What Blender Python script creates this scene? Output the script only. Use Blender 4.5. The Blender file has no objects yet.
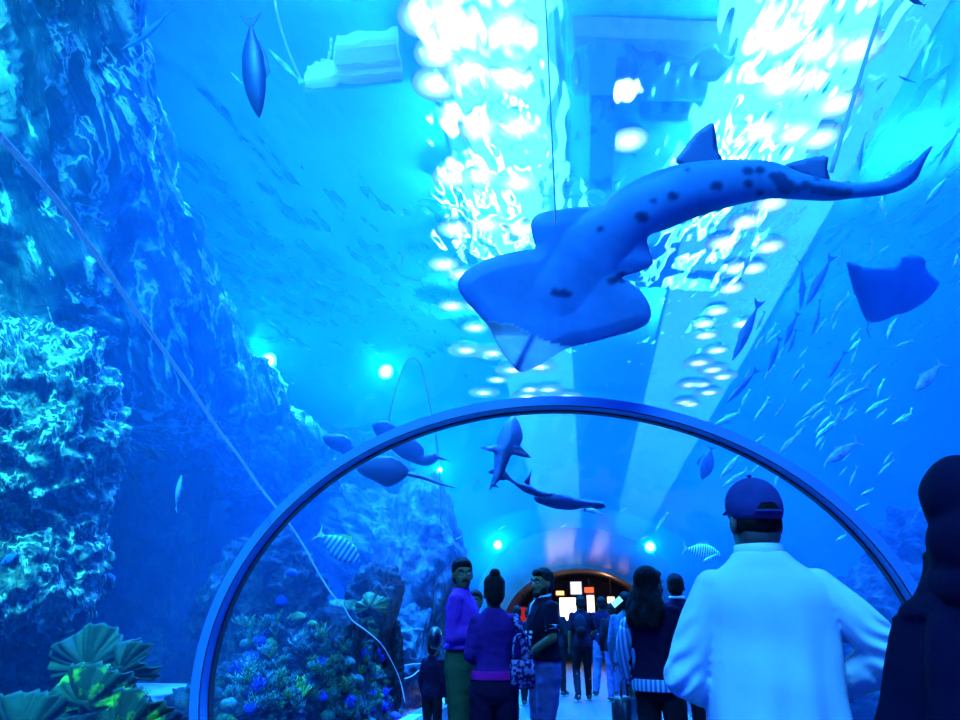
import bpy, bmesh, math, random
from mathutils import Vector, Matrix, noise as mnoise
random.seed(7)
PI = math.pi
S = bpy.context.scene
COL = S.collection

# ------------------------------------------------------------------ camera
F_PX = 680.0
PITCH, YAW = 0.365, -0.149
cam_d = bpy.data.cameras.new('camera'); cam = bpy.data.objects.new('camera', cam_d); COL.objects.link(cam)
cam_d.sensor_width = 36.0; cam_d.lens = 36.0 * F_PX / 960.0; cam_d.clip_end = 300; cam_d.clip_start = 0.05
CAM = Vector((0, 0, 1.3))
FWD = Vector((math.sin(YAW) * math.cos(PITCH), math.cos(YAW) * math.cos(PITCH), math.sin(PITCH)))
RGT = Vector((math.cos(YAW), -math.sin(YAW), 0)); UPV = RGT.cross(FWD)
m = Matrix((RGT, UPV, -FWD)).transposed().to_4x4(); m.translation = CAM
cam.matrix_world = m
S.camera = cam

# ------------------------------------------------------------------ world, view, light
w = bpy.data.worlds.new('world'); S.world = w; w.use_nodes = True
wn = w.node_tree.nodes; wl = w.node_tree.links
bg = wn['Background']; bg.inputs['Strength'].default_value = 1.0
tc = wn.new('ShaderNodeTexCoord'); sx = wn.new('ShaderNodeSeparateXYZ'); cr = wn.new('ShaderNodeValToRGB')
wl.new(tc.outputs['Generated'], sx.inputs[0]); wl.new(sx.outputs['Z'], cr.inputs[0]); wl.new(cr.outputs[0], bg.inputs[0])
WORLD = [(0.0, (0.0, 0.02, 2.1)), (0.25, (0.0, 0.05, 2.5)), (0.55, (0.0, 0.12, 2.7)), (1.0, (0.0, 0.2, 2.9))]
while len(cr.color_ramp.elements) < len(WORLD): cr.color_ramp.elements.new(0.5)
for e, (p, c) in zip(cr.color_ramp.elements, WORLD): e.position = p; e.color = (*c, 1)
S.view_settings.view_transform = 'Standard'; S.view_settings.look = 'None'
S.view_settings.exposure = 0.85; S.view_settings.gamma = 1.0; S.view_settings.use_curve_mapping = False
cy = S.cycles
cy.max_bounces = 6; cy.diffuse_bounces = 2; cy.glossy_bounces = 2; cy.transmission_bounces = 4
cy.volume_bounces = 0; cy.transparent_max_bounces = 24; cy.caustics_reflective = False; cy.caustics_refractive = False
cy.sample_clamp_indirect = 4.0; cy.use_denoising = True

def light(name, kind, loc, target, energy, color, size=1.0, spot=None, blend=0.5):
    l = bpy.data.lights.new(name, kind); l.energy = energy; l.color = color
    if kind == 'AREA': l.shape = 'DISK'; l.size = size
    else: l.shadow_soft_size = size
    if kind == 'SPOT': l.spot_size = spot; l.spot_blend = blend
    o = bpy.data.objects.new(name, l); COL.objects.link(o); o.location = loc
    d = Vector(target) - Vector(loc)
    o.rotation_euler = d.to_track_quat('-Z', 'Y').to_euler()
    return o
CY = (0.006, 0.165, 1.0)
LK = 140.0
SURF_Z = 8.0          # height of the tank's water surface
CEIL_Z = 13.0
# ------------------------------------------------------------------ picture helpers: a pixel of the photo to a place in the room
def ray(px, py):
    return FWD + RGT * ((px - 480.0) / F_PX) + UPV * ((360.0 - py) / F_PX)
def P(px, py, d): return CAM + ray(px, py) * d
def PY(px, py, y):
    r = ray(px, py); return CAM + r * ((y - CAM.y) / r.y)
def PZ(px, py, z):
    r = ray(px, py); return CAM + r * ((z - CAM.z) / r.z)

LAMPS_L = [(425, 8), (452, 22), (508, 18), (440, 45), (465, 62), (510, 70), (437, 75), (478, 120), (518, 118), (452, 170), (480, 168), (518, 175), (455, 222), (486, 218), (522, 222), (462, 268), (490, 275), (475, 322), (505, 330), (497, 375), (530, 385)]
LAMPS_R = [(773, 30), (815, 40), (855, 40), (778, 75), (803, 72), (835, 95), (760, 122), (793, 125), (818, 130), (770, 196), (745, 215), (722, 236), (768, 240), (730, 282), (705, 330), (716, 345), (700, 380), (690, 400)]
LAMPS_X = [(628, 132)]
LAMP_LIGHTS = [(430, 15, 700, CY), (510, 40, 500, CY), (490, 120, 500, CY), (485, 190, 500, CY), (485, 290, 600, CY), (500, 370, 900, CY), (800, 60, 700, CY), (790, 125, 700, CY), (750, 220, 600, CY), (705, 350, 900, CY), (628, 132, 150, CY), (300, -60, 800, CY), (880, -80, 800, CY)]
for (px, py, e, c) in LAMP_LIGHTS:
    p = PZ(px, py, CEIL_Z - 0.4)
    light('lamp_beam', 'SPOT', p, (p.x, p.y, 0), e * LK, c, 0.35, 1.3, 0.9)
for (px, py, e) in [(480, 20, 1.4), (480, 150, 1.5), (490, 230, 1.8), (505, 340, 3.2), (340, 10, 0.75), (800, 40, 1.8), (750, 210, 2.0), (700, 340, 3.0), (890, 60, 1.6), (930, 200, 1.0)]:
    p = PZ(px, py, CEIL_Z - 1.6)
    light('added_ceiling_fill', 'AREA', p, (p.x, p.y, 50), 900 * e * (p.y / 6.0), CY, 1.2)  # added unseen lamps that give the ceiling a soft glow around the strips
light('added_people_fill', 'AREA', (-1.0, -4.0, 12.0), (-0.5, 3.0, 0), 11500, (0.035, 0.40, 1.0), 5.0)  # added fill above and behind the camera, brightens the people
light('reef_light', 'SPOT', (-2.5, -1.0, 8.5), (-6.5, 5.0, 3.5), 11000, (0.01, 0.6, 1.0), 0.3, 1.5, 0.8)  # added unseen spot that brightens the rock face
light('reef_light', 'SPOT', (-3.2, 0.5, 7.5), (-6.2, 4.6, 2.6), 7000, (0.02, 0.8, 1.0), 0.25, 1.0, 0.8)  # second added spot, for the highlights on the boulder
# ------------------------------------------------------------------ materials
MATS = {}
def mat(name, col, rough=0.6, metal=0.0, spec=0.5, col2=None, scale=8.0, bump=0.0, bscale=None, emis=None, estr=0.0, kind='noise', lo=0.35, hi=0.65, detail=5.0, sheen=0.0):
    if name in MATS: return MATS[name]
    m = bpy.data.materials.new(name); m.use_nodes = True
    nt = m.node_tree; n = nt.nodes; l = nt.links; b = n['Principled BSDF']
    b.inputs['Base Color'].default_value = (*col, 1); b.inputs['Roughness'].default_value = rough
    b.inputs['Metallic'].default_value = metal; b.inputs['Specular IOR Level'].default_value = spec
    t = n.new('ShaderNodeTexCoord')
    if kind == 'voronoi':
        x = n.new('ShaderNodeTexVoronoi'); x.inputs['Scale'].default_value = scale; fo = x.outputs['Distance']
    elif kind == 'wave':
        x = n.new('ShaderNodeTexWave'); x.inputs['Scale'].default_value = scale; x.inputs['Distortion'].default_value = 2.0; fo = x.outputs['Fac']
    else:
        x = n.new('ShaderNodeTexNoise'); x.inputs['Scale'].default_value = scale; x.inputs['Detail'].default_value = detail; fo = x.outputs['Fac']
    l.new(t.outputs['Object'], x.inputs['Vector'])
    r = n.new('ShaderNodeValToRGB'); l.new(fo, r.inputs[0])
    c2 = col2 or tuple(c * 0.8 for c in col)
    r.color_ramp.elements[0].position = lo; r.color_ramp.elements[0].color = (*c2, 1)
    r.color_ramp.elements[1].position = hi; r.color_ramp.elements[1].color = (*col, 1)
    l.new(r.outputs[0], b.inputs['Base Color'])
    if bump:
        y = n.new('ShaderNodeTexNoise'); y.inputs['Scale'].default_value = bscale or scale * 3; y.inputs['Detail'].default_value = 4
        l.new(t.outputs['Object'], y.inputs['Vector'])
        bp = n.new('ShaderNodeBump'); bp.inputs['Strength'].default_value = bump; bp.inputs['Distance'].default_value = 0.03
        l.new(y.outputs['Fac'], bp.inputs['Height']); l.new(bp.outputs[0], b.inputs['Normal'])
    if emis: b.inputs['Emission Color'].default_value = (*emis, 1); b.inputs['Emission Strength'].default_value = estr
    MATS[name] = m; return m

def emit_mat(name, col, s):
    m = bpy.data.materials.new(name); m.use_nodes = True; n = m.node_tree.nodes
    n.clear(); o = n.new('ShaderNodeOutputMaterial'); e = n.new('ShaderNodeEmission')
    e.inputs[0].default_value = (*col, 1); e.inputs[1].default_value = s; m.node_tree.links.new(e.outputs[0], o.inputs[0]); return m

def clear_mat(name, gloss=0.05, rough=0.03, tint=(1, 1, 1), fres=1.45, bump=0.0):
    m = bpy.data.materials.new(name); m.use_nodes = True; n = m.node_tree.nodes; l = m.node_tree.links; n.clear()
    o = n.new('ShaderNodeOutputMaterial'); t = n.new('ShaderNodeBsdfTransparent'); g = n.new('ShaderNodeBsdfGlossy'); x = n.new('ShaderNodeMixShader')
    t.inputs[0].default_value = (*tint, 1); g.inputs['Roughness'].default_value = rough
    lw = n.new('ShaderNodeLayerWeight'); lw.inputs[0].default_value = 0.5
    f = n.new('ShaderNodeMath'); f.operation = 'POWER'; f.inputs[1].default_value = 4.0; l.new(lw.outputs['Facing'], f.inputs[0])
    k = n.new('ShaderNodeMath'); k.operation = 'MULTIPLY'; k.inputs[1].default_value = gloss
    l.new(f.outputs[0], k.inputs[0]); l.new(k.outputs[0], x.inputs[0]); l.new(t.outputs[0], x.inputs[1]); l.new(g.outputs[0], x.inputs[2]); l.new(x.outputs[0], o.inputs[0])
    return m

# ------------------------------------------------------------------ object helpers
def tag(o, label=None, cat=None, group=None, kind=None):
    if label: o['label'] = label
    if cat: o['category'] = cat
    if group: o['group'] = group
    if kind: o['kind'] = kind
    return o
def new_obj(name, me, material=None, parent=None, smooth=True):
    if material is not None:
        me.materials.clear(); me.materials.append(material)
    if smooth: me.polygons.foreach_set('use_smooth', [True] * len(me.polygons))
    o = bpy.data.objects.new(name, me); COL.objects.link(o)
    if parent is not None: o.parent = parent
    return o
def bm_obj(name, bm, material=None, parent=None, smooth=True):
    me = bpy.data.meshes.new(name); bmesh.ops.recalc_face_normals(bm, faces=bm.faces[:]); bm.to_mesh(me); bm.free()
    return new_obj(name, me, material, parent, smooth)
def empty(name, loc, rz=0.0, scale=1.0):
    o = bpy.data.objects.new(name, None); COL.objects.link(o); o.location = loc; o.rotation_euler = (0, 0, rz); o.scale = (scale,) * 3
    o.empty_display_size = 0.1; return o
def basis(d):
    d = d.normalized(); up = Vector((0, 0, 1)) if abs(d.z) < 0.95 else Vector((0, 1, 0))
    a = d.cross(up).normalized(); return a, a.cross(d).normalized()
def ring_loft(bm, rings, cap=True):
    vs = [[bm.verts.new(p) for p in r] for r in rings]
    n = len(vs[0])
    for a, b in zip(vs[:-1], vs[1:]):
        for i in range(n):
            bm.faces.new((a[i], a[(i + 1) % n], b[(i + 1) % n], b[i]))
    if cap:
        bm.faces.new(vs[0][::-1]); bm.faces.new(vs[-1])
def tube(bm, pts, rad, n=8, cap=True):
    pts = [Vector(p) for p in pts]
    if not hasattr(rad, '__len__'): rad = [rad] * len(pts)
    rings = []; a = None
    for i, p in enumerate(pts):
        d = (pts[min(i + 1, len(pts) - 1)] - pts[max(i - 1, 0)]).normalized()
        if a is None: a, b = basis(d)
        else:
            a = (a - d * a.dot(d)).normalized(); b = d.cross(a)
        rings.append([p + (a * math.cos(t) + b * math.sin(t)) * rad[i] for t in [2 * PI * k / n for k in range(n)]])
    ring_loft(bm, rings, cap)
def box(bm, c, s, rot=None):
    r = bmesh.ops.create_cube(bm, size=1.0)
    M = Matrix.Translation(c) @ (rot.to_4x4() if rot else Matrix()) @ Matrix.Diagonal((*s, 1))
    bmesh.ops.transform(bm, matrix=M, verts=r['verts']); return r['verts']
def ball(bm, c, s, rot=None, u=14, v=10):
    r = bmesh.ops.create_uvsphere(bm, u_segments=u, v_segments=v, radius=1.0)
    if not hasattr(s, '__len__'): s = (s, s, s)
    M = Matrix.Translation(c) @ (rot.to_4x4() if rot else Matrix()) @ Matrix.Diagonal((*s, 1))
    bmesh.ops.transform(bm, matrix=M, verts=r['verts']); return r['verts']
def grid(bm, rows):
    vs = [[bm.verts.new(p) for p in r] for r in rows]
    for a, b in zip(vs[:-1], vs[1:]):
        for i in range(len(a) - 1): bm.faces.new((a[i], a[i + 1], b[i + 1], b[i]))
    return vs
def merged(bm, voxel, smooth=4, disp=None):
    """unite overlapping closed shapes into one smooth skin, as a mesh"""
    me = bpy.data.meshes.new('tmp'); bm.to_mesh(me); bm.free()
    o = bpy.data.objects.new('tmp', me); COL.objects.link(o)
    r = o.modifiers.new('r', 'REMESH'); r.mode = 'VOXEL'; r.voxel_size = voxel
    if smooth:
        s = o.modifiers.new('s', 'SMOOTH'); s.factor = 0.5; s.iterations = smooth
    dg = bpy.context.evaluated_depsgraph_get(); dg.update()
    out = bpy.data.meshes.new_from_object(o.evaluated_get(dg), depsgraph=dg)
    bpy.data.objects.remove(o); bpy.data.meshes.remove(me)
    if disp:
        for v in out.vertices: v.co = disp(v.co.copy())
    return out
def cat(pts, n=6):
    """smooth curve through points"""
    pts = [Vector(p) for p in pts]; out = []
    for i in range(len(pts) - 1):
        p0 = pts[max(i - 1, 0)]; p1 = pts[i]; p2 = pts[i + 1]; p3 = pts[min(i + 2, len(pts) - 1)]
        for k in range(n):
            t = k / n
            out.append(0.5 * ((2 * p1) + (p2 - p0) * t + (2 * p0 - 5 * p1 + 4 * p2 - p3) * t * t + (3 * p1 - p0 - 3 * p2 + p3) * t ** 3))
    out.append(pts[-1]); return out
def catf(vals, n=6):
    return [v.x for v in cat([Vector((a, 0, 0)) for a in vals], n)]

def glow_mat(name, col, tr=0.5):
    """thin pale plastic that lets light through"""
    m = bpy.data.materials.new(name); m.use_nodes = True; n = m.node_tree.nodes; l = m.node_tree.links; n.clear()
    o = n.new('ShaderNodeOutputMaterial'); d = n.new('ShaderNodeBsdfDiffuse'); t = n.new('ShaderNodeBsdfTranslucent'); x = n.new('ShaderNodeMixShader'); x.inputs[0].default_value = tr
    z = n.new('ShaderNodeTexNoise'); z.inputs['Scale'].default_value = 8; r = n.new('ShaderNodeValToRGB'); r.color_ramp.elements[0].color = (*[c * 0.85 for c in col], 1); r.color_ramp.elements[1].color = (*col, 1)
    l.new(z.outputs['Fac'], r.inputs[0]); l.new(r.outputs[0], d.inputs[0]); l.new(r.outputs[0], t.inputs[0]); l.new(d.outputs[0], x.inputs[1]); l.new(t.outputs[0], x.inputs[2]); l.new(x.outputs[0], o.inputs[0]); return m
# ------------------------------------------------------------------ tunnel shell
TX, TZ, TA, TB = -0.274, 0.95, 2.263, 1.775    # the arch: centre, half width, half height
Y0, Y1 = -3.0, 21.0
def arch(t, off=0.0): # t angle, 0 = right side, pi/2 = crown
    return TX + (TA + off) * math.cos(t), TZ + (TB + off) * math.sin(t)
T0 = -math.asin(TZ / TB); T1 = PI - T0
def arch_pts(off, n=40, z0=0.0):
    t0 = -math.asin((TZ - z0) / (TB + off)); return [arch(t0 + (PI - 2 * t0) * i / n, off) for i in range(n + 1)]

# water of the tank: a solid block around the tunnel
bm = bmesh.new()
inner = arch_pts(0.10, 40, -0.0)
outer = [(26, 0.0), (26, SURF_Z), (-26, SURF_Z), (-26, 0.0)]
prof = [(x, z) for x, z in inner] + [(-26, 0.0), (-26, SURF_Z), (26, SURF_Z), (26, 0.0)]
WY0, WY1 = -12.0, 70.0
va = [bm.verts.new((x, WY0, z)) for x, z in prof]; vb = [bm.verts.new((x, WY1, z)) for x, z in prof]
n_ = len(prof)
for i in range(n_): bm.faces.new((va[i], va[(i + 1) % n_], vb[(i + 1) % n_], vb[i]))
f1 = bm.faces.new(va); f2 = bm.faces.new(vb[::-1])
bmesh.ops.triangulate(bm, faces=[f1, f2])
wm = bpy.data.materials.new('tank_water'); wm.use_nodes = True; n = wm.node_tree.nodes; l = wm.node_tree.links; n.clear()
o_ = n.new('ShaderNodeOutputMaterial'); tr = n.new('ShaderNodeBsdfTransparent'); l.new(tr.outputs[0], o_.inputs['Surface'])
vs = n.new('ShaderNodeVolumeScatter'); vs.inputs['Color'].default_value = (0.03, 0.42, 1.0, 1); vs.inputs['Density'].default_value = 0.045; vs.inputs['Anisotropy'].default_value = 0.5
vab = n.new('ShaderNodeVolumeAbsorption'); vab.inputs['Color'].default_value = (0.0, 0.5, 1.0, 1); vab.inputs['Density'].default_value = 0.04
ad = n.new('ShaderNodeAddShader'); l.new(vs.outputs[0], ad.inputs[0]); l.new(vab.outputs[0], ad.inputs[1]); l.new(ad.outputs[0], o_.inputs['Volume'])
tag(bm_obj('water', bm, wm, smooth=False), kind='structure')

# acrylic panels
M_acr = clear_mat('acrylic', 0.3, 0.04)
M_acr2 = clear_mat('acrylic_far', 0.13, 0.12)
ys = [Y0, 4.5, 9.5, 14.5, 18.0, Y1]
for a, b in zip(ys[:-1], ys[1:]):
    bm = bmesh.new(); grid(bm, [[Vector((x, y, z)) for x, z in arch_pts(0.04, 64)] for y in (a, b)])
    tag(bm_obj('window', bm, M_acr if a < 9 else M_acr2), kind='structure')
# ribs
M_rib = mat('rib_metal', (0.10, 0.30, 0.62), 0.4, 0.0, col2=(0.09, 0.27, 0.6), scale=3)
M_gasket = mat('gasket', (0.01, 0.012, 0.03), 0.5)
def rib(y, wdt=0.10, thk=0.05):
    bm = bmesh.new(); rows = []
    po = arch_pts(0.02, 90); pi_ = arch_pts(-thk, 90)
    for (xo, zo), (xi, zi) in zip(po, pi_):
        rows.append([Vector((xo, y, zo)), Vector((xi, y, zi)), Vector((xi, y + wdt, zi)), Vector((xo, y + wdt, zo)), Vector((xo, y, zo))])
    grid(bm, rows)
    r = bm_obj('arch_rib', bm, M_rib, smooth=False); return r
r0 = rib(4.5)
bm = bmesh.new(); grid(bm, [[Vector((x, 4.60, z)), Vector((x2, 4.60, z2)), Vector((x2, 4.66, z2)), Vector((x, 4.66, z))] for (x, z), (x2, z2) in zip(arch_pts(0.02, 90), arch_pts(-0.06, 90))])
g_ = bm_obj('gasket', bm, M_gasket, r0, smooth=False)
bm = bmesh.new(); tube(bm, [(x, 4.497, z) for x, z in arch_pts(-0.049, 90)], 0.004, 6); bm_obj('edge_seal', bm, M_gasket, r0)
tag(r0, 'wide blue metal rib arching over the walkway and joining two acrylic tunnel panels', 'tunnel rib')
# floor
M_floor = mat('floor_stone', (0.035, 0.05, 0.06), 0.55, col2=(0.022, 0.034, 0.045), scale=3, bump=0.1, bscale=60)
bm = bmesh.new(); box(bm, (TX, 10, -0.1), (4.2, 44, 0.2)); tag(bm_obj('floor', bm, M_floor, smooth=False), kind='structure')
M_bed = mat('seabed_sand', (0.08, 0.11, 0.13), 0.95, col2=(0.05, 0.07, 0.09), scale=2, bump=0.3)
for sg in (-1, 1):
    bm = bmesh.new(); box(bm, (TX + sg * 32.1, 30, -0.1), (60, 84, 0.2)); tag(bm_obj('floor', bm, M_bed, smooth=False), kind='structure')

# ------------------------------------------------------------------ hall ceiling above the tank
M_ceil = mat('hall_ceiling', (0.25, 0.5, 0.85), 0.8, col2=(0.2, 0.42, 0.8), scale=1)
bm = bmesh.new(); box(bm, (0, 34, CEIL_Z + 0.3), (90, 110, 0.2)); tag(bm_obj('ceiling', bm, M_ceil, smooth=False), kind='structure')
M_lens = emit_mat('lamp_lens_bloom', (0.35, 0.95, 1.0), 30.0)
_n = M_lens.node_tree.nodes; _l = M_lens.node_tree.links; _t = _n.new('ShaderNodeTexCoord'); _v = _n.new('ShaderNodeVectorMath'); _v.operation = 'LENGTH'  # emission fades towards the lens rim, standing in for lamp bloom
_m = _n.new('ShaderNodeMapRange'); _m.inputs[1].default_value = 0.62; _m.inputs[2].default_value = 0.0; _m.inputs[3].default_value = 0.0; _m.inputs[4].default_value = 1.0
_p = _n.new('ShaderNodeMath'); _p.operation = 'POWER'; _p.inputs[1].default_value = 3.0; _k = _n.new('ShaderNodeMath'); _k.operation = 'MULTIPLY_ADD'; _k.inputs[1].default_value = 40.0; _k.inputs[2].default_value = 1.0
_l.new(_t.outputs['Object'], _v.inputs[0]); _l.new(_v.outputs['Value'], _m.inputs[0]); _l.new(_m.outputs[0], _p.inputs[0]); _l.new(_p.outputs[0], _k.inputs[0]); _l.new(_k.outputs[0], _n['Emission'].inputs[1]); M_house = mat('lamp_housing', (0.5, 0.55, 0.6), 0.5)
def flood(px, py, r, name='ceiling_lamp'):
    p = PZ(px, py, CEIL_Z); p.z = CEIL_Z - 0.22
    bm = bmesh.new(); tube(bm, [(0, 0, 0.2), (0, 0, 0.02), (0, 0, -0.04)], [r * 0.8, r, r * 1.02], 20)
    h = bm_obj(name, bm, M_house); h.location = p
    bm = bmesh.new(); tube(bm, [(0, 0, -0.041), (0, 0, -0.06)], [r, r * 0.96], 20); bm_obj('lens', bm, M_lens, h)
    return h
for k, (px, py) in enumerate(LAMPS_L):
    tag(flood(px, py, 0.56), 'round white floodlight in the left double row over the tank', 'floodlight', 'floodlights of the left row over the tank')
for (px, py) in ((444, 258), (452, 300), (466, 345), (478, 300), (492, 348), (484, 388), (512, 365), (520, 345), (540, 362), (527, 392), (548, 385), (566, 392), (583, 402)):
    tag(flood(px, py, 0.56 if py < 330 else 0.85), 'round white floodlight in the left double row over the tank', 'floodlight', 'floodlights of the left row over the tank')
for (px, py) in ((735, 262), (752, 262), (716, 305), (742, 318), (703, 318), (698, 358), (712, 365), (722, 372), (690, 380), (708, 388), (684, 398)):
    tag(flood(px, py, 0.5 if py < 330 else 0.75), 'round white floodlight in the right double row over the tank', 'floodlight', 'floodlights of the right row over the tank')
for k, (px, py) in enumerate(LAMPS_R):
    tag(flood(px, py, 0.56), 'round white floodlight in the right double row over the tank', 'floodlight', 'floodlights of the right row over the tank')
tag(flood(628, 132, 0.5), 'single round floodlight shining alone between the two rows, above the big shark', 'floodlight')

M_strip_glow = emit_mat('lit_water_glow', (0.08, 0.95, 1.3), 1.9)  # added glowing panels stand in for the lit water surface below the lamps
def glow_strip(quad, z, label, group=None):
    bm = bmesh.new(); vs = [PZ(x, y, z) for x, y in quad]
    a = [bm.verts.new(v) for v in vs]; b = [bm.verts.new(v + Vector((0, 0, 0.08))) for v in vs]
    bm.faces.new(a[::-1]); bm.faces.new(b)
    for i in range(4): bm.faces.new((a[i], a[(i + 1) % 4], b[(i + 1) % 4], b[i]))
    o = bm_obj('added_glow_panel', bm, M_strip_glow, smooth=False); tag(o, label, 'light panel')
glow_strip([(400, -60), (550, -60), (582, 540), (545, 540)], CEIL_Z + 0.01, 'long cyan glow panel standing in for lit water around the left double row of floodlights')
glow_strip([(752, -60), (985, -60), (640, 540), (612, 540)], CEIL_Z + 0.01, 'long cyan glow panel standing in for lit water around the right double row of floodlights')
# rippled surface of the tank water
m = bpy.data.materials.new('water_surface'); m.use_nodes = True; n = m.node_tree.nodes; l = m.node_tree.links; n.clear()
o_ = n.new('ShaderNodeOutputMaterial'); t = n.new('ShaderNodeBsdfTransparent'); g = n.new('ShaderNodeBsdfRefraction'); x = n.new('ShaderNodeMixShader'); x.inputs[0].default_value = 0.8
g.inputs['IOR'].default_value = 1.12; g.inputs['Roughness'].default_value = 0.12
tcn = n.new('ShaderNodeTexCoord'); nz = n.new('ShaderNodeTexNoise'); nz.inputs['Scale'].default_value = 0.9; nz.inputs['Detail'].default_value = 2
mpp = n.new('ShaderNodeMapping'); mpp.inputs['Scale'].default_value = (1.7, 0.6, 1.0); l.new(tcn.outputs['Object'], mpp.inputs[0]); l.new(mpp.outputs[0], nz.inputs['Vector']); bp = n.new('ShaderNodeBump'); bp.inputs['Strength'].default_value = 1.0; bp.inputs['Distance'].default_value = 0.3
l.new(nz.outputs['Fac'], bp.inputs['Height']); l.new(bp.outputs[0], g.inputs['Normal'])
l.new(t.outputs[0], x.inputs[1]); l.new(g.outputs[0], x.inputs[2]); l.new(x.outputs[0], o_.inputs['Surface'])
bm = bmesh.new(); grid(bm, [[Vector((a, b, 0)) for a in (-26, 26)] for b in (WY0, WY1)])
o = bm_obj('water', bm, m); o.location = (0, 0, SURF_Z + 0.02); tag(o, kind='structure')
# ------------------------------------------------------------------ curbs, far portal, lobby
M_curb = mat('curb_paint', (0.12, 0.16, 0.25), 0.35, col2=(0.08, 0.12, 0.2), scale=4)
M_curb2 = mat('curb_lid', (0.5, 0.55, 0.62), 0.3, col2=(0.4, 0.45, 0.5), scale=4)
for sgn, nm in ((-1, 'trim_left'), (1, 'trim_right')):
    bm = bmesh.new(); x0 = TX + sgn * 1.72; x1 = TX + sgn * 2.02
    box(bm, ((x0 + x1) / 2, 9, 0.1), (abs(x1 - x0), 24, 0.2)); tube(bm, [(x0, -3, 0.2), (x0, 21, 0.2)], 0.035, 10)
    tag(bm_obj(nm, bm, M_curb, smooth=False), kind='structure')
    for k in range(8):
        bm = bmesh.new(); box(bm, ((x0 + x1) / 2 + sgn * 0.02, 4.2 + k * 2.1, 0.205), (0.16, 1.5, 0.02))
        bmesh.ops.bevel(bm, geom=bm.edges[:], offset=0.004, segments=1)
        tag(bm_obj('trim_lid', bm, M_curb2, smooth=False), kind='structure')
M_dark = mat('portal_wall', (0.05, 0.055, 0.09), 0.7, col2=(0.03, 0.035, 0.06), scale=2)
bm = bmesh.new(); inn = arch_pts(-0.02, 48); out = [(TX + (x - TX) * 1.38, max(0, z * 1.42)) for x, z in arch_pts(0.0, 48)]  # outer ring widened to stand in for the dark reflected dome
rows = [[Vector((xi, 20.9, zi)), Vector((xo, 20.9, zo)), Vector((xo, 21.4, zo)), Vector((xi, 21.4, zi)), Vector((xi, 20.9, zi))] for (xi, zi), (xo, zo) in zip(inn, out)]
grid(bm, rows); tag(bm_obj('wall_portal_reflection', bm, M_dark, smooth=False), kind='structure')
bm = bmesh.new(); grid(bm, [[Vector((x, y, z)) for x, z in arch_pts(0.08, 40)] for y in (21.3, 27.5)]); box(bm, (TX, 27.6, 1.5), (5, 0.2, 3))
tag(bm_obj('wall_lobby', bm, M_dark, smooth=False), kind='structure')
light('lobby_lamp', 'POINT', (0.6, 23.5, 2.6), (0, 23, 0), 25, (1.0, 0.42, 0.18), 0.2)
light('lobby_lamp', 'POINT', (-1.8, 24.5, 2.6), (0, 23, 0), 16, (1.0, 0.3, 0.15), 0.2)
def screen(px, py, y, wpx, hpx, col, st, label, name='lit_screen', c='screen'):
    p = PY(px, py, y); s = (p - CAM).dot(FWD) / F_PX
    root = empty(name, p); bm = bmesh.new(); box(bm, (0, 0.05, 0), (wpx * s + 0.06, 0.06, hpx * s + 0.06)); bm_obj('casing', bm, M_dark, root, smooth=False)
    bm = bmesh.new(); box(bm, (0, 0.01, 0), (wpx * s, 0.02, hpx * s)); bm_obj('display', bm, emit_mat('display_' + name, col, st), root, smooth=False)
    bm = bmesh.new(); tube(bm, [(0, 0.05, hpx * s / 2), (0, 0.05, 2.2 - p.z if abs(p.x - TX) > 1.5 else 2.6 - p.z)], 0.02, 6); bm_obj('mount', bm, M_dark, root)
    tag(root, label, c)
screen(568, 609, 25.0, 16, 21, (1.0, 0.72, 0.5), 3.0, 'bright cream lit panel in the lobby past the tunnel, left of the walker in black')
screen(591, 608, 25.2, 7, 24, (1.0, 0.6, 0.35), 2.6, 'narrow orange lit panel in the lobby, right of the bright cream panel')
screen(576, 588, 24.0, 11, 12, (0.7, 0.75, 1.0), 0.8, 'small pale violet screen hanging highest in the lobby doorway')
screen(611, 600, 24.4, 7, 6, (1.0, 0.6, 0.3), 2.0, 'tiny yellow lit sign under the streaky right side of the doorway', 'lit_sign', 'sign')
screen(560, 593, 24.2, 8, 4, (1.0, 0.45, 0.15), 1.4, 'small amber lit strip in the lobby above the cream panel', 'lit_sign', 'sign')
screen(589, 590, 23.8, 9, 5, (1.0, 0.12, 0.04), 0.9, 'small red glowing sign in the lobby, right of the violet screen', 'lit_sign', 'sign')
screen(523, 617, 23.5, 7, 18, (1.0, 0.03, 0.04), 0.25, 'dim red upright banner in the lobby beside the man in the dark polo', 'banner', 'banner')

# ------------------------------------------------------------------ things hanging in and over the water
M_rope_light = glow_mat('pale_rope_and_light', (0.95, 0.95, 1.0))
M_thin = mat('grey_cable', (0.25, 0.3, 0.4), 0.5)
def on_tunnel(px, py, off):
    r = ray(px, py); a, b = TA + off, TB + off
    ox, oz = CAM.x - TX, CAM.z - TZ
    A = (r.x / a) ** 2 + (r.z / b) ** 2; B = 2 * (ox * r.x / a / a + oz * r.z / b / b); Cc = (ox / a) ** 2 + (oz / b) ** 2 - 1
    return CAM + r * ((-B + math.sqrt(B * B - 4 * A * Cc)) / (2 * A))
hp = [(-25, 105), (0, 136), (36, 176), (70, 218), (115, 282), (160, 345), (190, 387), (215, 425), (240, 458), (262, 490), (288, 522), (305, 548), (318, 572), (332, 594), (344, 607), (352, 620), (368, 632), (382, 645), (392, 662), (400, 680), (405, 702)]
bm = bmesh.new(); pts = cat([on_tunnel(x, y, 0.13) for x, y in hp], 5); tube(bm, pts, [0.011 - 0.005 * i / len(pts) for i in range(len(pts))], 8)  # pale reflection in the acrylic, built as a solid strand
h = bm_obj('reflection_strand', bm, M_rope_light); tag(h, 'long thin pale hose modelled as a strand diagonally over the tunnel glass down to the left curb', 'reflection')
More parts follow.
